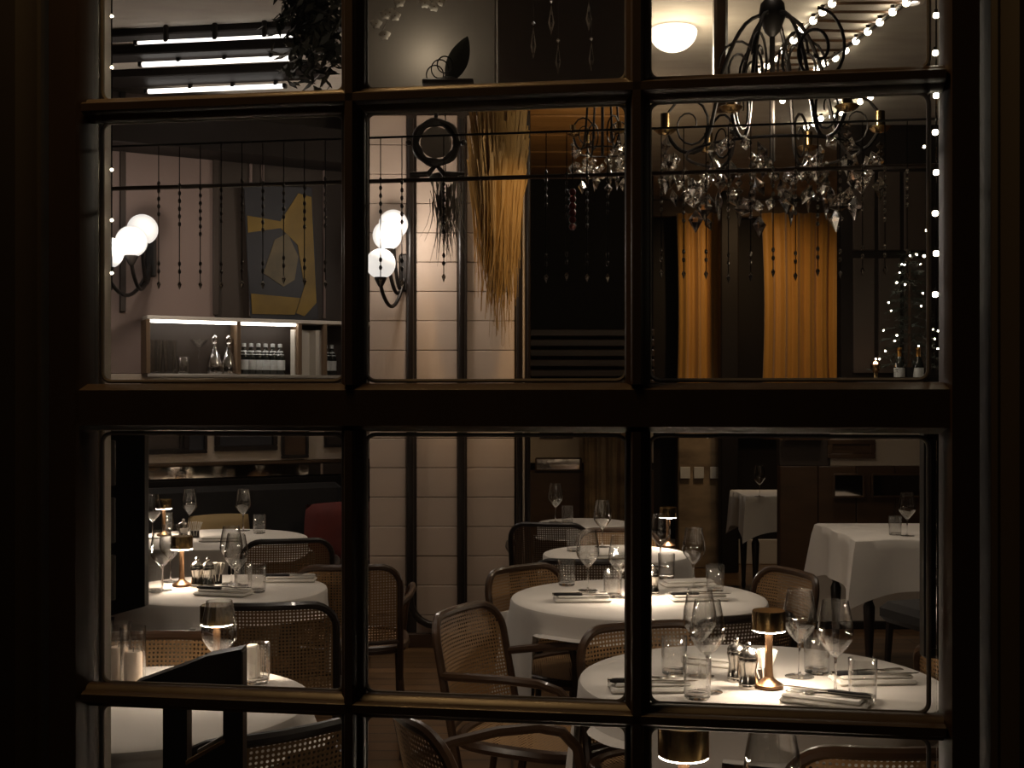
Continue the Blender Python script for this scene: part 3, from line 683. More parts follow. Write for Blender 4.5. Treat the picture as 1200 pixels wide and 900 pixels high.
for px, py, w in ((863, 798, 'rear chrome mill beside the brass lamp on the front table'), (877, 806, 'nearer chrome mill beside the brass lamp on the front table'), (765, 697, 'chrome mill beside the glazing bar on the middle table'),
                  (231, 688, 'chrome mill next to the bronze lamp on the shutter table'), (244, 688, 'chrome mill farther from the bronze lamp on the shutter table'), (215, 634, 'chrome mill on the far table beside the paper holder')):
    put('mill', 'pepper_mill', px, py, w, 'pepper mill', MG, 0, TZ, 1.25)
put('fan', 'sachet_holder', 893, 798, 'dark holder with a fan of white sachets behind the brass lamp', 'holder', 'sachet holders', .2)
put('fan', 'sachet_holder', 252, 684, 'holder of pale sachets behind the mills on the shutter table', 'holder', 'sachet holders', .6)
put('fan', 'sachet_holder', 228, 630, 'holder of pale sachets on the far table', 'holder', 'sachet holders', .3)
put('sticks', 'napkin_tumbler', 301, 800, 'tumbler filled with paper napkins and sticks on the front corner table', 'tumbler')
for px, py, w in ((139, 800, 'paler candle in a glass, added for a reflection, at the window jamb'), (156, 806, 'candle in a glass, added for a reflection, beside the stand at the jamb')):
    put('candle', 'reflection_candle', px, py, w, 'candle', 'candles added for a reflection')  # candles added where only a reflection shows
setting(968, 824, -.5 + PI, 'nearest the sashes on the front table beside a tumbler')
setting(1022, 799, .1, 'at the far jamb end of the front table')
setting(762, 808, .05, 'at the pillar side of the front table')
setting(846, 779, -.5, 'behind the mills on the front table', False)
setting(682, 704, .05, 'at the pillar side of the middle table')
setting(818, 703, .1, 'at the outer end of the middle table, near edge')
setting(806, 686, .2, 'at the outer end of the middle table, far edge', False)
setting(262, 697, -.25, 'beside the mills on the shutter table')
setting(340, 681, .05, 'at the clear end of the shutter table')
setting(258, 634, .1, 'on the far table before the mustard cushion', False)
setting(714, 654, .1, 'on the small lamp table', False)

# ---------------------------------------------------------------- dark stand inside the window, lower left
YS = 2.02
def sx(px): return (px - 600) / F * YS
def szz(py): return CZ + (HOR - py) / F * YS
st = empty('menu_stand', (0, 0, 0))
MX = Matrix(((1, 0, 0, 0), (0, 0, 1, YS), (0, 1, 0, 0), (0, 0, 0, 1)))
link('top_board', MB().prism([(sx(160), szz(812)), (sx(160), szz(798)), (sx(222), szz(776)), (sx(246), szz(766)), (sx(286), szz(758)), (sx(286), szz(800)), (sx(246), szz(812))], -.02, .02, MX), 'dark_bentwood', st)
link('post', MB().prism([(sx(264), 0), (sx(287), 0), (sx(287), szz(762)), (sx(264), szz(766))], -.016, .016, MX), 'dark_bentwood', st)
link('post', MB().prism([(sx(194), 0), (sx(222), 0), (sx(222), szz(790)), (sx(194), szz(800))], -.016, .016, MX), 'dark_bentwood', st)
link('tray', MB().prism([(sx(222), szz(892)), (sx(266), szz(866)), (sx(266), szz(900)), (sx(222), szz(925))], -.012, .012, MX), 'dark_bentwood', st)
link('tray_edge', MB().prism([(sx(221), szz(893)), (sx(266), szz(867)), (sx(266), szz(863)), (sx(221), szz(888))], -.02, -.008, MX), 'gold_wood', st)
tag(st, 'dark wooden menu stand with two posts behind the lower panes', 'stand')
c = link('menu_card', MB().prism([(sx(233), szz(884)), (sx(263), szz(866)), (sx(262), szz(861)), (sx(232), szz(878))], -.006, .004, MX), 'paper'); tag(c, 'white menu card lying on the tray of the dark stand', 'menu')

# ---------------------------------------------------------------- wall sconces
def sconce(globes, plate, label, Yg=None):
    p0 = Vector(plate); t = empty('wall_sconce', p0)
    link('back_plate', MB().bev((0, 0, 0), (.06, .03, .22), .008), 'iron', t)
    for g in globes:
        c = Vector(g) - p0
        link('globe', MB().lathe([(.03, -.078)] + [(.085 * math.sin(PI * k / 14), -.085 * math.cos(PI * k / 14)) for k in range(2, 14)] + [(.0005, .085)], 24, c), 'globe_glow', t)
        link('cup', MB().lathe([(.012, -.13), (.018, -.12), (.034, -.088), (.036, -.076)], 16, c), 'iron', t)
        a = c + Vector((0, 0, -.12)); e = Vector((0, -.015, -.04))
        pts = []
        for k in range(13):
            s = k / 12; q = a.lerp(e, s); q.z -= .14 * math.sin(PI * s) ** .8; pts.append(q)
        link('arm', MB().tube(pts, .011, 8), 'iron', t)
    g = Vector(globes[1]); lamp('sconce_light', 'POINT', g + Vector((.05, -.13, .0)), 5.0, (1, .88, .78), shadow_soft_size=.08)
    tag(t, label, 'wall lamp', 'three-globe wall sconces')
wp = P0 + WD * wt(176) + WN * .02
sconce([W(126, 296, 6.55), W(154, 283, 6.62), W(167, 269, 6.82)], (wp.x, wp.y, W(0, 300, 6.9).z), 'three white globe wall sconce near the left window jamb')
sconce([W(446, 309, 6.9), W(454, 276, 7.02), W(461, 263, 7.08)], (W(474, 0, YP).x, YP - .02, W(0, 320, YP).z), 'three white globe wall sconce on the tiled pillar')
# ---------------------------------------------------------------- lit shelf with bottles on the angled wall
sh = empty('wall_shelf', P0, AW)
s0, s1 = wt(166), wt(432); SZ0, SZ1 = 1.60, 1.905; SD = .16
def spart(n, t0, t1, y0, y1, z0, z1, m_): return link(n, MB().bev(((t0 + t1) / 2, (y0 + y1) / 2, (z0 + z1) / 2), (t1 - t0, y1 - y0, z1 - z0), .003), m_, sh)
spart('back_panel', s0, s1, -.012, -.002, SZ0, SZ1, 'umber')
spart('board', s0, s1, -SD, -.012, SZ0 - .02, SZ0, 'grey_plaster')
spart('board', s0, s1, -SD, -.012, SZ1, SZ1 + .022, 'white_paint')
spart('light_bar', s0 + .02, wt(338), -SD + .01, -SD + .035, SZ1 - .016, SZ1 - .001, 'shelf_glow')
for px in (167, 271.5, 342, 371, 430): spart('divider', wt(px) - .012, wt(px) + .012, -SD, -.012, SZ0, SZ1, 'valance')
tag(sh, 'lit wall shelf with glasses and bottles behind the upper panes', 'shelf')
def shp(px, y=-.09):
    return P0 + WD * wt(px) + WN * (-y) + Vector((0, 0, SZ0 + .001))
CACHE['highball'] = [('wall', MB().lathe([(.03, .004), (.042, .19), (.0405, .19), (.029, .012), (.0005, .008)], 20).mesh('wall'), 'drink_glass', []), ('base', MB().lathe([(.0005, 0), (.03, 0), (.031, .008), (.0005, .008)], 20).mesh('base'), 'thick_glass', [])]
CACHE['coupe'] = [('bowl', MB().lathe([(.004, .15), (.03, .165), (.055, .20), (.054, .2), (.028, .168), (.0005, .158)], 22).mesh('bowl'), 'drink_glass', []), ('stem', MB().lathe([(.006, .003), (.0035, .03), (.0035, .13), (.008, .152)], 10).mesh('stem'), 'thick_glass', []), ('foot', MB().lathe([(.0005, 0), (.038, 0), (.039, .002), (.006, .006)], 20).mesh('foot'), 'drink_glass', [])]
CACHE['decanter'] = [('body', MB().lathe([(.0005, 0), (.046, 0), (.05, .006), (.046, .05), (.03, .11), (.016, .145), (.014, .165), (.02, .172), (.02, .176)], 10).mesh('body'), 'crystal', []), ('stopper', MB().lathe([(.012, .176), (.014, .186), (.022, .2), (.018, .22), (.0005, .235)], 10).mesh('stopper'), 'crystal', [])]
CACHE['bottle'] = [('body', MB().lathe([(.0005, 0), (.028, 0), (.03, .004), (.03, .10), (.024, .125), (.012, .15), (.011, .165), (.0115, .17)], 16).mesh('body'), 'bottle_glass', []),
                   ('label', MB().lathe([(.0304, .028), (.0306, .03), (.0306, .085), (.0304, .087)], 16).mesh('label'), 'label_paper', []), ('cap', MB().lathe([(.012, .163), (.0125, .166), (.0125, .184), (.0005, .186)], 14).mesh('cap'), 'label_paper', []), ('neck_label', MB().lathe([(.0262, .118), (.0165, .142)], 16).mesh('neck_label'), 'label_paper', [])]
place('highball', 'tall_glass', shp(179), 0, 'tall glass first on the lit shelf, at its open end', 'glass', 'shelf glasses')
place('highball', 'tall_glass', shp(195), 0, 'tall glass next to the low tumbler on the lit shelf', 'glass', 'shelf glasses')
place('tumbler', 'tumbler', shp(211), 0, 'low tumbler on the lit shelf between tall glass and coupe', 'tumbler', TG)
place('coupe', 'coupe_glass', shp(229), 0, 'stemmed coupe glass on the lit shelf', 'glass')
place('decanter', 'decanter', shp(247), 0, 'cut crystal decanter beside the coupe glass on the lit shelf', 'decanter', 'crystal decanters')
place('decanter', 'decanter', shp(263), 0, 'cut crystal decanter beside the shelf divider', 'decanter', 'crystal decanters')
names = ['first', 'second', 'third', 'fourth', 'fifth', 'sixth']
for k in range(6):
    place('bottle', 'small_bottle', shp(282 + 8.4 * k, -.07), k, f'{names[k]} of six pale-labelled small bottles counted from the shelf divider', 'bottle', 'row of small bottles')
for k, px in enumerate((376, 383)): place('bottle', 'small_bottle', shp(px + 1, -.07), k, ('pale-capped bottle in the end compartment beside the white panel', 'pale-capped bottle in the end compartment nearer the glazing bar')[k], 'bottle', 'bottles in the end compartment')
c = link('open_menu', MB().prism([(-.12, .0), (-.10, -.018), (-.02, .0), (.0, .012), (.03, -.018), (.10, -.024), (.10, -.021), (.032, -.015), (.0, .016), (-.02, .004), (-.10, -.015), (-.12, .003)], 0, .27), 'paper', None, shp(357, -.10) , AW); tag(c, 'white folded menu standing on the lit shelf', 'menu')

# pictures on the cream band and the yellow poster
def framed(name, M0, rz, w, h, fm, pm, label, cat='picture', d=.02):
    t = empty(name, M0, rz); b = .03 if w > .2 else .018
    for (cx, cz, ww, hh) in ((0, h / 2 - b / 2, w, b), (0, -h / 2 + b / 2, w, b), (-w / 2 + b / 2, 0, b, h - 2 * b), (w / 2 - b / 2, 0, b, h - 2 * b)):
        link('frame', MB().bev((cx, -d / 2, cz), (ww, d, hh), .003), fm, t)
    link('print', MB().bev((0, -.004, 0), (w - 2 * b, .006, h - 2 * b), .001), pm, t)
    return tag(t, label, cat, 'framed wall pictures'), t
def wallp(px, z, off=.002): return P0 + WD * wt(px) + WN * off + Vector((0, 0, z))
framed('framed_picture', wallp(184, 1.24), AW, .36, .2, 'dark_bentwood', 'umber', 'wide dark framed picture on the cream wall beside the shutter')
framed('framed_picture', wallp(226, 1.24), AW, .16, .2, 'dark_bentwood', 'ink', 'small framed picture on the cream wall between two wide ones')
framed('framed_picture', wallp(288, 1.25), AW, .38, .2, 'dark_bentwood', 'ink', 'wide black framed picture on the cream wall above the mirror strip')
framed('framed_picture', wallp(345, 1.24), AW, .17, .28, 'dark_bentwood', 'brown_wood', 'brown framed panel on the cream wall near the pillar')
framed('framed_picture', wallp(392, 1.26), AW, .14, .2, 'dark_bentwood', 'umber', 'small dark picture on the cream wall next to the pillar')
framed('framed_picture', (W(652, 0, YB).x, YB + .018, 1.22), 0, .26, .14, 'dark_bentwood', 'umber', 'dark framed picture on the far cream wall of the corridor')
framed('framed_picture', (W(940, 0, YR).x, YR - .002, 1.28), 0, .24, .18, 'dark_bentwood', 'umber', 'dark framed picture at the start of the dado wall')
framed('framed_picture', (W(998, 0, YR).x, YR + .018, 1.14), 0, .3, .12, 'brown_wood', 'brown_wood', 'flat brown panel on the cream part of the dado wall')
t = empty('poster', wallp(327, 2.33, .05), AW); t.rotation_euler.y = -.05
pw, ph = .42, .80
link('sheet', MB().bev((0, 0, 0), (pw, .012, ph), .002), 'ink', t)
for poly, m_ in (([(-.2, .12), (-.2, .22), (.0, .19), (.12, .36), (.2, .34), (.2, -.30), (.12, -.38), (.07, -.36), (.13, -.2), (.1, .05), (.0, .15)], 'yellow_print'),
                 ([(-.12, -.12), (-.04, .08), (.04, .12), (.10, -.02), (.07, -.16), (.0, -.2)], 'cream_print'),
                 ([(-.2, -.24), (-.2, -.36), (.06, -.37), (.1, -.27)], 'yellow_print')):
    link('printed_shape', MB().prism(poly, -.004, .004, Matrix(((1, 0, 0, 0), (0, 0, 1, -.007), (0, 1, 0, 0), (0, 0, 0, 1)))), m_, t)
tag(t, 'dark poster with a curved yellow shape above the lit shelf', 'poster')

# mirrors on far walls
for (px0, px1, y0, y1, Y, lab) in ((628, 681, 537, 551, YB, 'long low mirror on the far corridor wall'), (977, 1012, 556, 582, YR, 'framed wall mirror on the dado behind the square table, nearer the pillar'), (1022, 1094, 556, 582, YR, 'framed wall mirror on the dado behind the square table, nearer the jamb')):
    a, b_ = W(px0, y1, Y - .02), W(px1, y0, Y - .02); t = empty('wall_mirror', (a + b_) / 2); w, h = b_.x - a.x, b_.z - a.z
    for (cx, cz, ww, hh) in ((0, h / 2, w, .012), (0, -h / 2, w, .012), (-w / 2, 0, .012, h), (w / 2, 0, .012, h)): link('frame', MB().bev((cx, -.004, cz), (ww, .02, hh), .002), 'brown_wood', t)
    link('mirror_glass', MB().bev((0, 0, 0), (w - .012, .008, h - .012), .001), 'mirror', t); tag(t, lab, 'mirror', 'low wall mirrors')
for k, px in enumerate((803, 819, 838)):  # white patches painted in as a mirror reflection
    p = W(px, 554, 10.48); o = link('reflection_patch', MB().bev((0, 0, 0), (.085, .012, .10), .003), 'paper', None, p); tag(o, f'{names[k]} of three small white patches for a reflection on the marble pier counted from the window bar', 'reflection patch', 'cards on the marble pier')

# ---------------------------------------------------------------- curtains and hanging things
def drape(px0, px1, Y, z0, z1, m_, label, seed, name='curtain', depth=.022, folds=5):
    xa, xb = W(px0, 0, Y).x, W(px1, 0, Y).x; rn = random.Random(seed); ph = rn.uniform(0, 6)
    def fn(u, v):
        w = 1 - .07 * math.sin(PI * v); x = (xa + xb) / 2 + (xb - xa) * (u - .5) * w
        return Vector((x, Y + depth * (math.sin(u * folds * 2 * PI + ph) + .4 * math.sin(u * folds * 4.3 * PI + 2 * ph)) , z0 + (z1 - z0) * v))
    a = MB().grid(fn, folds * 14, 10)
    o = link(name, a, m_); md = o.modifiers.new('thick', 'SOLIDIFY'); md.thickness = .006; tag(o, label, 'curtain', 'amber curtains'); return o
drape(793, 858, 10.55, 1.41, 3.06, 'gold_fabric', 'amber curtain narrower one, between the dark windows', 3, folds=4)
drape(893, 990, 10.55, 1.41, 3.06, 'gold_fabric', 'amber curtain wider one beside the fir tree', 8, folds=6)
drape(682, 742, 9.2, .05, 1.42, 'marble', 'brown patterned curtain in the corridor past the far mirror', 5, folds=4)
# added warm fill spots, no fixtures, for curtains, grass, pillar and gold ceiling boards
lamp('curtain_fill_light', 'SPOT', (1.9, 9.3, 3.1), 20, (1, .68, .36), (1.95, 10.55, 1.7), spot_size=1.9, spot_blend=.8, shadow_soft_size=.05)
lamp('grass_fill_light', 'SPOT', (.25, 5.45, 3.12), 26, (1, .62, .27), (-.03, 6.9, 2.1), spot_size=.62, spot_blend=.9, shadow_soft_size=.04)
lamp('boards_fill_light', 'SPOT', (.6, 7.0, 2.2), 7, (1, .7, .4), (.5, 7.4, 3.2), spot_size=2.2, spot_blend=.8, shadow_soft_size=.05)

def bunch(name, c, h, r0, r1, n, m_, label, cat, seed, wd=.006, sub=None):
    """hanging bunch of long narrow blades"""
    rn = random.Random(seed); c = Vector(c); b = MB()
    for k in range(n):
        a = rn.uniform(0, 6.283); q = r0 * math.sqrt(rn.random()); L = h * rn.uniform(.45, 1) * (1 - .35 * q / r0); dx = rn.gauss(0, r1)
        p0 = Vector((q * math.cos(a), q * .5 * math.sin(a), 0)); t = Vector((math.cos(a + 1), math.sin(a + 1), 0)) * wd
        z0 = -rn.uniform(0, h * .35); vs = []
        for j in range(4):
            s = j / 3; p = p0 * (1 - .45 * s) + Vector((dx * s * s, 0, z0 - (L + z0 * .3) * s)); w = t * (1 - .8 * s); vs += [p - w, p + w]
        b.add(vs, [(2*j, 2*j+1, 2*j+3, 2*j+2) for j in range(3)])
    t = empty(name, c); o = link('blades', b, m_, t); o['kind'] = 'stuff'
    link('tie', MB().lathe([(r0 * .9, -.01), (r0, .0), (r0 * .9, .012)], 14), 'dark_bentwood', t)
    link('cord', MB().tube([(0, 0, 0), (0, 0, CEIL - c.z)], .003, 5), 'iron', t)
    return tag(t, label, cat)
p = W(584, 122, 6.6); bunch('dried_grass_bunch', p, 1.18, .17, .03, 900, 'dry_grass', 'hanging bunch of dried golden grass over the tiled pillar', 'dried grass', 4, .008)
p = W(522, 208, 5.6); bunch('trailing_vine', p, .42, .075, .03, 110, 'vine', 'grey trailing vine hanging below the round wreath on the pillar', 'vine', 9, .004)
# round wreath
p = W(511, 167, 5.5); t = empty('round_wreath', p); t.scale = (1.18, 1.18, 1.18)
ring = [(.078 * math.cos(2*PI*k/32), 0, .078 * math.sin(2*PI*k/32)) for k in range(32)]
link('ring', MB().tube(ring, [.016 + .003 * math.sin(5 * k) for k in range(32)], 8, True), 'dark_bentwood', t)
for s in (-1, 1): link('finial', MB().ball((s * .104, 0, 0), .012, 10, 8), 'dark_bentwood', t)
link('dial', MB().lathe([(.0005, .0), (.06, .0)], 28), 'grey_plaster', t).rotation_euler = (PI / 2, 0, 0)
link('hanging_rod', MB().tube([(0, 0, .08), (0, 0, (CEIL - p.z) / 1.18)], .008, 8), 'dark_bentwood', t)
link('bracket', MB().tube([(-.10, 0, -.125), (-.03, 0, -.12), (0, 0, -.085), (.03, 0, -.12), (.11, 0, -.125)], .012, 8), 'dark_bentwood', t)
tag(t, 'dark round wreath with a grey dial hanging before the pillar', 'wreath')
# foliage by the light strips
p = W(366, -60, 4.3); rn = random.Random(3); b = MB()
for k in range(1100):
    q = p + Vector((rn.gauss(0, .055), rn.gauss(0, .07), -abs(rn.gauss(.18, .14))))
    if q.z < W(0, 104, q.y).z: continue
    d = Vector((rn.gauss(0, 1), rn.gauss(0, 1), rn.gauss(-.5, .6))).normalized(); s = d.orthogonal().normalized(); L = rn.uniform(.04, .08)
    b.add([q, q + d * L * .5 + s * L * .16, q + d * L, q + d * L * .5 - s * L * .16], [(0, 1, 2, 3)])
t = empty('hanging_plant', p); b2 = MB().add([Vector(v) - p for v in b.v], b.f); o = link('foliage', b2, 'dark_leaf', t); o['kind'] = 'stuff'
link('cord', MB().tube([(0, 0, -.1), (0, 0, CEIL - p.z)], .003, 5), 'iron', t); link('pot', MB().lathe([(.02, -.08), (.06, -.06), (.07, .02), (.066, .02), (.05, -.05)], 18), 'iron', t)
tag(t, 'dark hanging leafy plant beside the white ceiling strips', 'plant')
# orchid sprays
def orchid(pts_px, Y, stem, label):
    base = W(stem[0][0], stem[0][1], Y); t = empty('orchid_spray', base)
    link('stem', MB().tube([W(x, y, Y) - base for x, y in stem], .0022, 6), 'vine', t)
    for k, (x, y) in enumerate(pts_px):
        c = W(x, y, Y - .012) - base; f = link('flower', MB().ball(c, .006, 8, 6), 'yellow_cushion', t); rn = random.Random(k)
        for q in range(5):
            a = PI / 2 + q * 2 * PI / 5 + rn.uniform(-.2, .2); R = .023 if q in (1, 4) else .019
            def fn(u, v, a=a, R=R, c=c):
                w = R * .62 * math.sin(PI * (.12 + .88 * v) ** .8) * (u - .5) * 2; r_ = R * (.12 + v)
                return c + Vector((r_ * math.cos(a) - w * math.sin(a), -.006 + .008 * v * v + .004 * abs(u - .5), r_ * math.sin(a) + w * math.cos(a)))
            link('petal', MB().grid(fn, 4, 5), 'petal', f)
    tag(t, label, 'orchid', 'white orchid sprays')
orchid([(441, 28), (451, 41), (457, 15), (463, 19), (452, 17), (468, 3)], 4.9, [(474, -70), (470, -10), (462, 12), (452, 28), (446, 40)], 'white orchid spray at the upper pane nearest the grey bulkhead edge')
orchid([(498, 4), (515, 2), (509, 8), (487, -8)], 4.9, [(545, -70), (525, -20), (508, 2), (496, 6)], 'small white orchid spray at the top edge over the bulkhead glow')
# ornament with rings before the glow on the bulkhead
p = W(526, 98, 4.85); t = empty('feather_ornament', p)
link('plinth', MB().lathe([(.0005, 0), (.05, 0), (.052, .012), (.03, .02), (.0005, .02)], 20), 'iron', t)
for k, (dx, dz, r_) in enumerate(((-.055, .035, .034), (-.035, .055, .034), (-.015, .07, .03))):
    link('wire_ring', MB().tube([(dx + r_ * math.cos(2*PI*i/24), -.01 * k, dz + r_ * 1.1 * math.sin(2*PI*i/24)) for i in range(24)], .0028, 6, True), 'iron', t)
def leaf(u, v): 
    w = .045 * math.sin(PI * min(1, .1 + .9 * v)) ** .8 * (u - .5) * 2; return Vector((.0 + .075 * v + w * .85, .012 * math.sin(3 * v) + .015 * (u - .5) ** 2, .015 + .175 * v - w * .4))
o = link('feather', MB().grid(leaf, 6, 12), 'dark_leaf', t)
link('bracket_shelf', MB().bev((.0, .03, -.012), (.20, .24, .02), .004), 'umber', t)
tag(t, 'dark feather ornament with wire rings on the lit grey bulkhead', 'ornament')
lamp('bulkhead_picture_light', 'POINT', W(500, 58, 4.88), .32, (1, .86, .66), shadow_soft_size=.03)

# ---------------------------------------------------------------- rods, bead strands, fairy lights (just inside the window)
def inside(px, py, off):
    """point on a plane parallel to the window, off metres inside it"""
    t = (px - 600) / F; D = D0 + off / CA * 1.0; u = t * D / (CA + t * SA); Y = D - u * SA
    return Vector((u * CA, Y, CZ + (HOR - py) / F * Y))
zr = inside(600, 156, .22).z
a, b_ = inside(40, 0, .22), inside(1180, 0, .22); a.z = b_.z = zr
o = link('bead_rod', MB().tube([a, b_], .0016, 8), 'iron'); tag(o, 'thin dark rod holding the bead strands across the upper panes', 'rod')
a, b_ = inside(60, 0, .30), inside(1180, 0, .30); a.z = b_.z = inside(600, 208, .30).z
o = link('curtain_rod', MB().tube([a, b_], .0032, 8), 'bentwood'); tag(o, 'thicker dark curtain rod below the bead rod across the window', 'rod')
bd = MB().lathe([(.0004, -.0036), (.0018, -.0024), (.0024, 0), (.0018, .0024), (.0004, .0036)], 8).mesh('bead'); drop_ = MB().gem((0, 0, 0), .003, .013, .35, 6).mesh('drop')
bd2 = bd.copy(); ks = 0; strand_px = [186 + 24.4 * k for k in range(9)] + [446, 471, 520, 640, 664, 688, 712] + [775 + 26.2 * k for k in range(12)]
zbot = inside(600, 322, .22).z; rn = random.Random(5)
def bead_word(px):
    return 'over the lit shelf' if px < 410 else ('before the pillar and corridor' if px < 740 else 'before the amber curtains')
for i, px in enumerate(strand_px):
    p = inside(px, 0, .22); p.z = zr; t = empty('bead_strand', p); L = zr - zbot + rn.uniform(-.004, .004)
    link('thread', MB().tube([(0, 0, 0), (0, 0, -L)], .0007, 5), 'iron', t)
    n1 = 5 + i % 3
    bmat = 'bead_dark' if px < 740 else 'bead_light'; bdm = bd if px < 740 else bd2
    for k in range(n1): link('bead', bdm, bmat, t, (0, 0, -.055 - k * .011 - .004 * (i % 4)))
    for k in range(2): link('bead', bdm, bmat, t, (0, 0, -L + .014 + k * .011))
    link('drop', drop_, 'crystal', t, (0, 0, -L - .004))
    j = sum(1 for q in strand_px[:i] if bead_word(q) == bead_word(px))
    ORD = 'first second third fourth fifth sixth seventh eighth ninth tenth eleventh twelfth'.split()
    tag(t, f'{ORD[j]} thin bead strand from the left, of those {bead_word(px)}', 'bead strand', f'bead strands {bead_word(px)}')
# the red strand
p = inside(671, 0, .24); p.z = inside(600, 205, .24).z; t = empty('bead_strand', p); rb = MB().ball((0, 0, 0), .0052, 10, 6).mesh('bead')
link('thread', MB().tube([(0, 0, .04), (0, 0, -.1)], .0008, 5), 'iron', t)
for k in range(6): link('bead', rb, 'bead_red', t, (0, 0, -.026 - .0095 * k))
tag(t, 'short strand of red beads before the dark corridor', 'bead strand')
def string(name, pts, bulbs, r, label, m_='bulb_glow', cord=.001, sag=None):
    base = Vector(pts[0]); t = empty(name, base)
    link('wire', MB().tube([Vector(p) - base for p in pts], cord, 5), 'iron', t)
    me = MB().ball((0, 0, 0), r, 10, 7).mesh('bulb'); cp = MB().lathe([(r * .55, r * .7), (r * .6, r * 1.9), (.0003, r * 2.0)], 8).mesh('socket')
    for q in bulbs:
        o = link('bulb', me, m_, t, Vector(q) - base); link('socket', cp, 'iron', o)
    return tag(t, label, 'string lights', 'strings of lights')
string('light_string', [inside(1097, -60, .05), inside(1097, 420, .05)], [inside(1097 - (k % 2), y, .05) for k, y in enumerate((18, 62, 112, 155, 202, 250, 297, 345))], .0036, 'vertical string of round bulbs along the window jamb beside the fir tree')
string('light_string', [inside(1089, -60, .12), inside(1089, 400, .12)], [inside(1089 - 3 * (k % 3), y, .12) for k, y in enumerate((40, 86, 172, 240, 270, 300, 330))], .0018, 'faint string of tiny bulbs next to the bright jamb string')
string('light_string', [inside(131, -60, .16), inside(131, 340, .16)], [inside(131, y, .16) for y in (19, 79, 199, 258, 320)], .0022, 'sparse bulb string beside the pale casing strips')
# ladder of bulbs under the ceiling
def cp(px, py, z=CEIL - .03): Y = (z - CZ) * F / (HOR - py); return Vector(((px - 600) / F * Y, Y, z))
rowL = [(889, 84), (899, 77), (909, 68), (918, 59), (930, 47), (939, 35), (953, 24), (964, 14), (975, 4), (987, -8)]
rowR = [(957, 81), (967, 74), (979, 68), (991, 59), (1003, 48), (1017, 37), (1031, 26), (1046, 14), (1062, 3), (1078, -9)]
rowE = [(945, 149), (954, 145), (962, 139), (975, 136), (986, 132), (998, 125), (1008, 119), (1020, 114)]
for row, lab in ((rowL, 'row of bulbs on the ceiling trellis, side near the dome lamp'), (rowR, 'row of bulbs on the ceiling trellis, side near the window jamb')):
    ps = [cp(x, y) for x, y in row]; string('light_string', [ps[0], ps[-1]], ps, .017, lab, cord=.006)
ps = [cp(x, y) for x, y in rowE]; string('light_string', [ps[0], ps[-1]], ps, .017, 'short row of bulbs running along the ceiling edge above the amber curtains', cord=.006)
t = empty('ceiling_trellis', cp(*rowL[0]))
for k, (l, r_) in enumerate(zip(rowL, rowR)):
    a, b_ = cp(*l, CEIL - .02), cp(*r_, CEIL - .02); link('rung', MB().tube([a - t.location, b_ - t.location], .007, 6), 'bentwood', t)
for row in (rowL, rowR): link('rail', MB().tube([cp(*row[0], CEIL - .02) - t.location, cp(*row[-1], CEIL - .02) - t.location], .012, 6), 'bentwood', t)
tag(t, 'wooden trellis with rungs under the pale ceiling', 'trellis')
# dome lamp
p = W(789, 37, 5.75); t = empty('dome_lamp', (p.x, p.y, CEIL))
z = p.z - CEIL
link('canopy', MB().lathe([(.0005, 0), (.06, 0), (.06, -.012), (.02, -.02)], 24), 'iron', t)
link('rod', MB().tube([(0, 0, -.01), (0, 0, z + .02)], .008, 8), 'iron', t)
link('collar', MB().lathe([(.03, z + .035), (.095, z + .022), (.098, z + .01)], 28), 'white_paint', t)
link('dome', MB().lathe([(.105, z + .01)] + [(.112 * math.cos(PI / 2 * k / 10), z - .095 * math.sin(PI / 2 * k / 10)) for k in range(10)] + [(.0005, z - .095)], 32), 'dome_glow', t)
tag(t, 'glowing white dome pendant lamp under the pale ceiling', 'pendant lamp')
lamp('dome_lamp_light', 'POINT', (p.x, p.y - .1, p.z - .2), 5, (1, .83, .6), shadow_soft_size=.1)

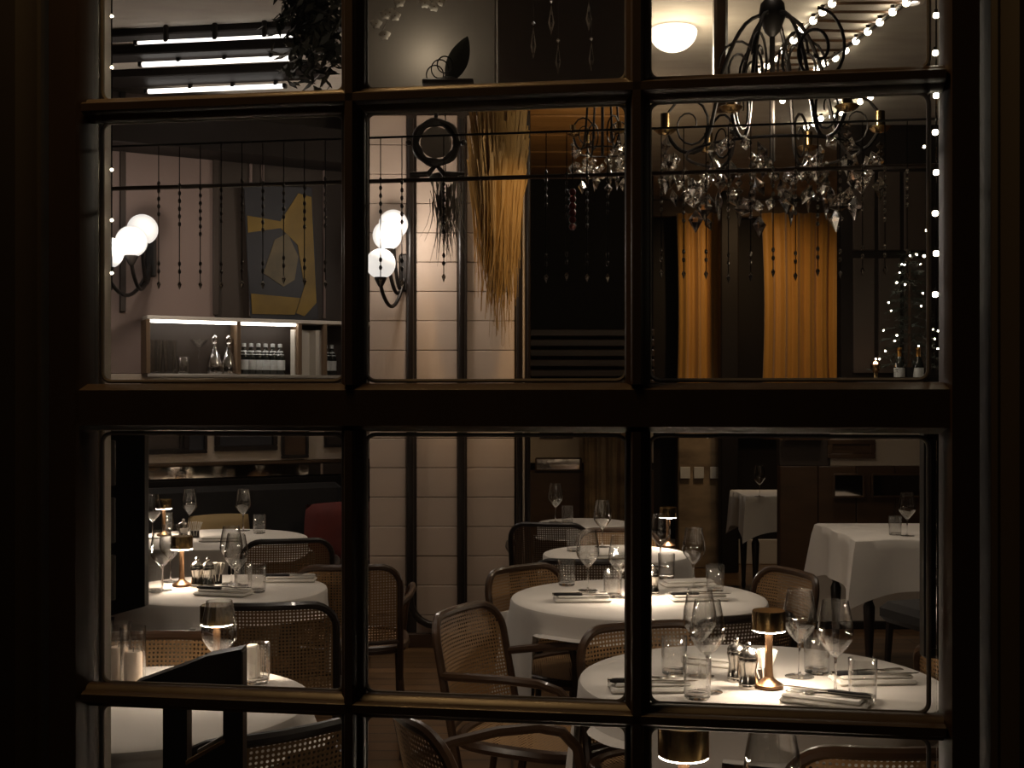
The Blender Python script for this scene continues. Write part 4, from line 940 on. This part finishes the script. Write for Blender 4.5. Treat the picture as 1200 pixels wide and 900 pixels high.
# ---------------------------------------------------------------- chandeliers
gemA = MB().gem((0, 0, 0), .015, .042, .5, 8).mesh('crystal'); gemB = MB().gem((0, 0, 0), .02, .062, .42, 6).mesh('crystal'); gemC = MB().gem((0, 0, 0), .011, .024, .5, 6).mesh('crystal'); gemD = MB().gem((0, 0, 0), .011, .085, .4, 6).mesh('crystal')
def chandelier(c, rad, zring, narm, label, seed, ztop):
    c = Vector(c); t = empty('chandelier', c); rn = random.Random(seed)
    def L(me, p, rx=0, ry=0):
        o = link('crystal', me, 'crystal', t, p); o.rotation_euler = (rx, ry, rn.uniform(0, 3)); return o
    link('hub', MB().lathe([(.0005, ztop - .09), (.02, ztop - .07), (.035, ztop - .03), (.03, ztop), (.012, ztop + .02), (.012, ztop + .1), (.008, CEIL - .02 - c.z), (.03, CEIL - .005 - c.z)], 16), 'iron', t)
    link('stem', MB().tube([(0, 0, ztop), (0, 0, zring - .02)], .007, 8), 'iron', t)
    link('ring', MB().tube([(rad * .8 * math.cos(2*PI*k/40), rad * .8 * math.sin(2*PI*k/40), zring) for k in range(40)], .004, 6, True), 'iron', t)
    ends = []
    for k in range(narm):
        a = 2 * PI * k / narm + seed; d = Vector((math.cos(a), math.sin(a), 0))
        pts = [(0, ztop - .02), (rad * .25, ztop - .05), (rad * .45, ztop - .16), (rad * .62, zring + .03), (rad * .85, zring + .01), (rad, zring + .06)]
        sm = []
        for i in range(len(pts) - 1):
            for q in range(4):
                s = q / 4; p0 = pts[max(0, i-1)]; p1 = pts[i]; p2 = pts[i+1]; p3 = pts[min(len(pts)-1, i+2)]
                sm.append([.5 * (2*p1[j] + (p2[j]-p0[j])*s + (2*p0[j]-5*p1[j]+4*p2[j]-p3[j])*s*s + (-p0[j]+3*p1[j]-3*p2[j]+p3[j])*s**3) for j in (0, 1)])
        spiral = []
        for i in range(22):
            an = i / 21 * 3.6 * PI * .85; r_ = .062 * (1 - .75 * i / 21); spiral.append((rad - .062 + r_ * math.cos(an), zring + .075 + r_ * math.sin(an) * 1.25))
        arm = link('arm', MB().tube([d * x + Vector((0, 0, z)) for x, z in sm], .0052, 7), 'iron', t)
        link('scroll', MB().tube([d * x + Vector((0, 0, z)) for x, z in spiral], [.004 - .0001 * i for i in range(22)], 6), 'iron', arm)
        link('scroll', MB().tube([d * (rad * .3 + (.055 - .0018 * i) * math.cos(i * .42)) + Vector((0, 0, ztop - .16 + (.075 - .0022 * i) * math.sin(i * .42))) for i in range(22)], .0034, 6), 'iron', arm)
        e = d * rad + Vector((0, 0, zring + .03)); ends.append(e)
        cpn = link('candle_cup', MB().lathe([(.0005, .0), (.018, .004), (.03, .014), (.026, .016), (.012, .012), (.012, .055), (.0005, .056)], 14), 'brass', t, e + Vector((0, 0, .02)))
    for k, e in enumerate(ends):
        for q in range(3): L(gemC, e - Vector((0, 0, .012 + .02 * q)))
        L(gemB, e - Vector((0, 0, .095 + .02 * (k % 2))))
        n_ = ends[(k + 1) % narm]
        for i in range(1, 8):
            s = i / 8; p = e.lerp(n_, s) * (1 - .05 * math.sin(PI * s)); p.z = e.z - .13 * math.sin(PI * s); L(gemA, p, rn.uniform(-.4, .4), rn.uniform(-.6, .6))
        m = (e + n_) * .45; L(gemB, Vector((m.x, m.y, e.z - .18)))
        i_ = e * .5; 
        for q in range(3): L(gemC, Vector((i_.x, i_.y, zring - .03 - .022 * q)))
        L(gemD, Vector((i_.x, i_.y, zring - .12)))
    tag(t, label, 'chandelier', 'wrought iron crystal chandeliers'); return t
big = chandelier((W(905, 0, 3.1).x, 3.1, 2.0), .27, .08, 6, 'large wrought iron crystal chandelier over the front table before the amber curtains', 1, .46)
chandelier((W(706, 0, 5.5).x, 5.5, 2.52), .15, .05, 4, 'smaller crystal chandelier before the dark corridor beside the golden boards', 2, .5)
# the large prisms strung in loops below the ring of the big chandelier
pris = MB().gem((0, 0, 0), .0135, .052, .5, 8).mesh('prism'); rn = random.Random(21)
for loop in ([(835, 176), (838, 196), (846, 216), (858, 234), (870, 246), (881, 236), (890, 218), (896, 200)], [(893, 178), (900, 192), (908, 206), (916, 220), (924, 232)],
             [(962, 178), (960, 198), (966, 216), (974, 230), (983, 242), (992, 230), (998, 212), (1000, 192)], [(780, 170), (784, 190), (786, 210), (790, 232)], [(812, 220), (830, 262)], [(928, 205), (946, 228)]):
    for i, (px, py) in enumerate(loop):
        q = loop[min(i + 1, len(loop) - 1)]; r_ = loop[max(i - 1, 0)]; a = math.atan2(q[0] - r_[0], q[1] - r_[1])
        o = link('prism', pris, 'crystal', big, W(px, py, 2.88) - big.location); o.rotation_euler = (rn.uniform(-.2, .2), -a, rn.uniform(0, 3)); o.scale = (rn.uniform(.7, 1.1),) * 3
p = W(917, 118, 3.08); link('bulb', MB().ball(p - big.location, .007, 10, 7), 'bulb_glow', big); link('bulb_socket', MB().lathe([(.006, .005), (.007, .02), (.0005, .022)], 10, p - big.location), 'brass', big)
lamp('chandelier_bulb_light', 'POINT', p + Vector((0, -.02, -.03)), 2.2, (1, .86, .66), shadow_soft_size=.02)
# big open scroll arm under the hub
sp = []
for i in range(40):
    a = PI / 2 - i * .26; r_ = .075 * (1 - i / 46); sp.append(W(958, 58, 2.95) - big.location + Vector((r_ * math.cos(a), 0, 1.35 * r_ * math.sin(a))))
link('scroll', MB().tube(sp, .0042, 7), 'iron', big)
# single hanging crystals at the upper middle pane
for k, (px, y0, y1) in enumerate(((625, 30, 78), (646, 4, 50), (654, 50, 96), (690, 0, 45), (693, 48, 92))):
    p = W(px, (y0 + y1) / 2, 3.3); h = (y1 - y0) / F * 3.3; t = empty('crystal_drop', p)
    link('drop', MB().gem((0, 0, 0), .0075 + .001 * (k % 2), h * .8, .6, 6), 'crystal', t); link('bead', MB().gem((0, 0, h * .55), .006, .014, .5, 6), 'crystal', t); link('thread', MB().tube([(0, 0, h * .5), (0, 0, CEIL - p.z)], .0008, 5), 'iron', t)
    tag(t, ('long crystal drop nearest the grey bulkhead', 'upper slim crystal drop second from the bulkhead', 'lower crystal drop below the slim one', 'bright crystal drop nearest the glazing bar, upper', 'crystal drop below the bright one near the glazing bar')[k], 'crystal', 'single crystal drops')

# ---------------------------------------------------------------- fir tree and bottles on the ledge at the right
base = W(1066, 441, YR - .2); base.z = 1.561; t = empty('fir_tree', base); rn = random.Random(11); b = MB(); tips = []
link('trunk', MB().tube([(0, 0, 0), (0, 0, .80)], [.014, .004], 8), 'bentwood', t)
link('pot', MB().lathe([(.0005, 0), (.05, 0), (.065, .09), (.06, .09), (.05, .08), (.0005, .08)], 18), 'velvet_black', t)
for lev in range(13):
    z = .14 + .055 * lev; R = .25 * (1 - lev / 14) + .02
    for k in range(9):
        a = rn.uniform(0, 6.283); d = Vector((math.cos(a), math.sin(a) * .45, -.25)).normalized()
        r_ = R * rn.uniform(.7, 1); tips.append(Vector((0, 0, z)) + d * r_)
        for q in range(16):
            s = rn.uniform(.1, 1); p = Vector((0, 0, z)) + d * r_ * s; n_ = Vector((rn.gauss(0, 1), rn.gauss(0, 1), rn.gauss(.2, .7))).normalized() * .035 + d * .02; w = n_.orthogonal().normalized() * .003
            b.add([p - w, p + w, p + n_], [(0, 1, 2)])
o = link('needles', b, 'fir', t); o['kind'] = 'stuff'
tag(t, 'small dark fir tree with lights on the ledge by the window jamb', 'tree')
f = sorted([p for p in tips if p.y < .02], key=lambda p: p.z); sel = rn.sample(f, min(len(f), 30)); sel.sort(key=lambda p: p.z)
string('light_string', [base + p for p in sel], [base + p + Vector((0, -.01, 0)) for p in sel], .0055, 'tiny warm lights wound through the small fir tree', cord=.0012)
ab = [W(1035, 327, 7.3), W(1067, 331, 7.3), W(1095, 307, 7.3)]
CACHE['champagne'] = [('body', MB().lathe([(.0005, 0), (.03, 0), (.032, .005), (.032, .10), (.024, .13), (.0125, .165), (.012, .19)], 16).mesh('body'), 'bottle_glass', []), ('foil', MB().lathe([(.0185, .142), (.013, .168), (.0128, .197), (.015, .2), (.014, .21), (.0005, .212)], 14).mesh('foil'), 'foil', []), ('label', MB().lathe([(.0325, .03), (.0327, .032), (.0327, .085), (.0325, .087)], 16).mesh('label'), 'label_paper', [])]
for k, (px, lab) in enumerate(((1054, 'gold foil bottle with pale label on the ledge before the fir tree'), (1076, 'gold foil bottle nearer the jamb on the ledge before the fir tree'))):
    p = W(px, 0, YR - .25); place('champagne', 'foil_bottle', (p.x, p.y, 1.561), k, lab, 'bottle', 'bottles on the ledge', 1.0)
p = W(1026, 0, YR - .22); t = empty('candle_holder', (p.x, p.y, 1.561))
link('cup', MB().lathe([(.0005, 0), (.035, 0), (.02, .01), (.012, .03), (.012, .06), (.03, .08), (.032, .11), (.03, .11), (.026, .085), (.0005, .08)], 18), 'brass', t)
link('flame_bulb', MB().ball((0, 0, .115), .014, 10, 8), 'amber_bulb', t); tag(t, 'small amber candle light on the ledge beside the foil bottles', 'candle')
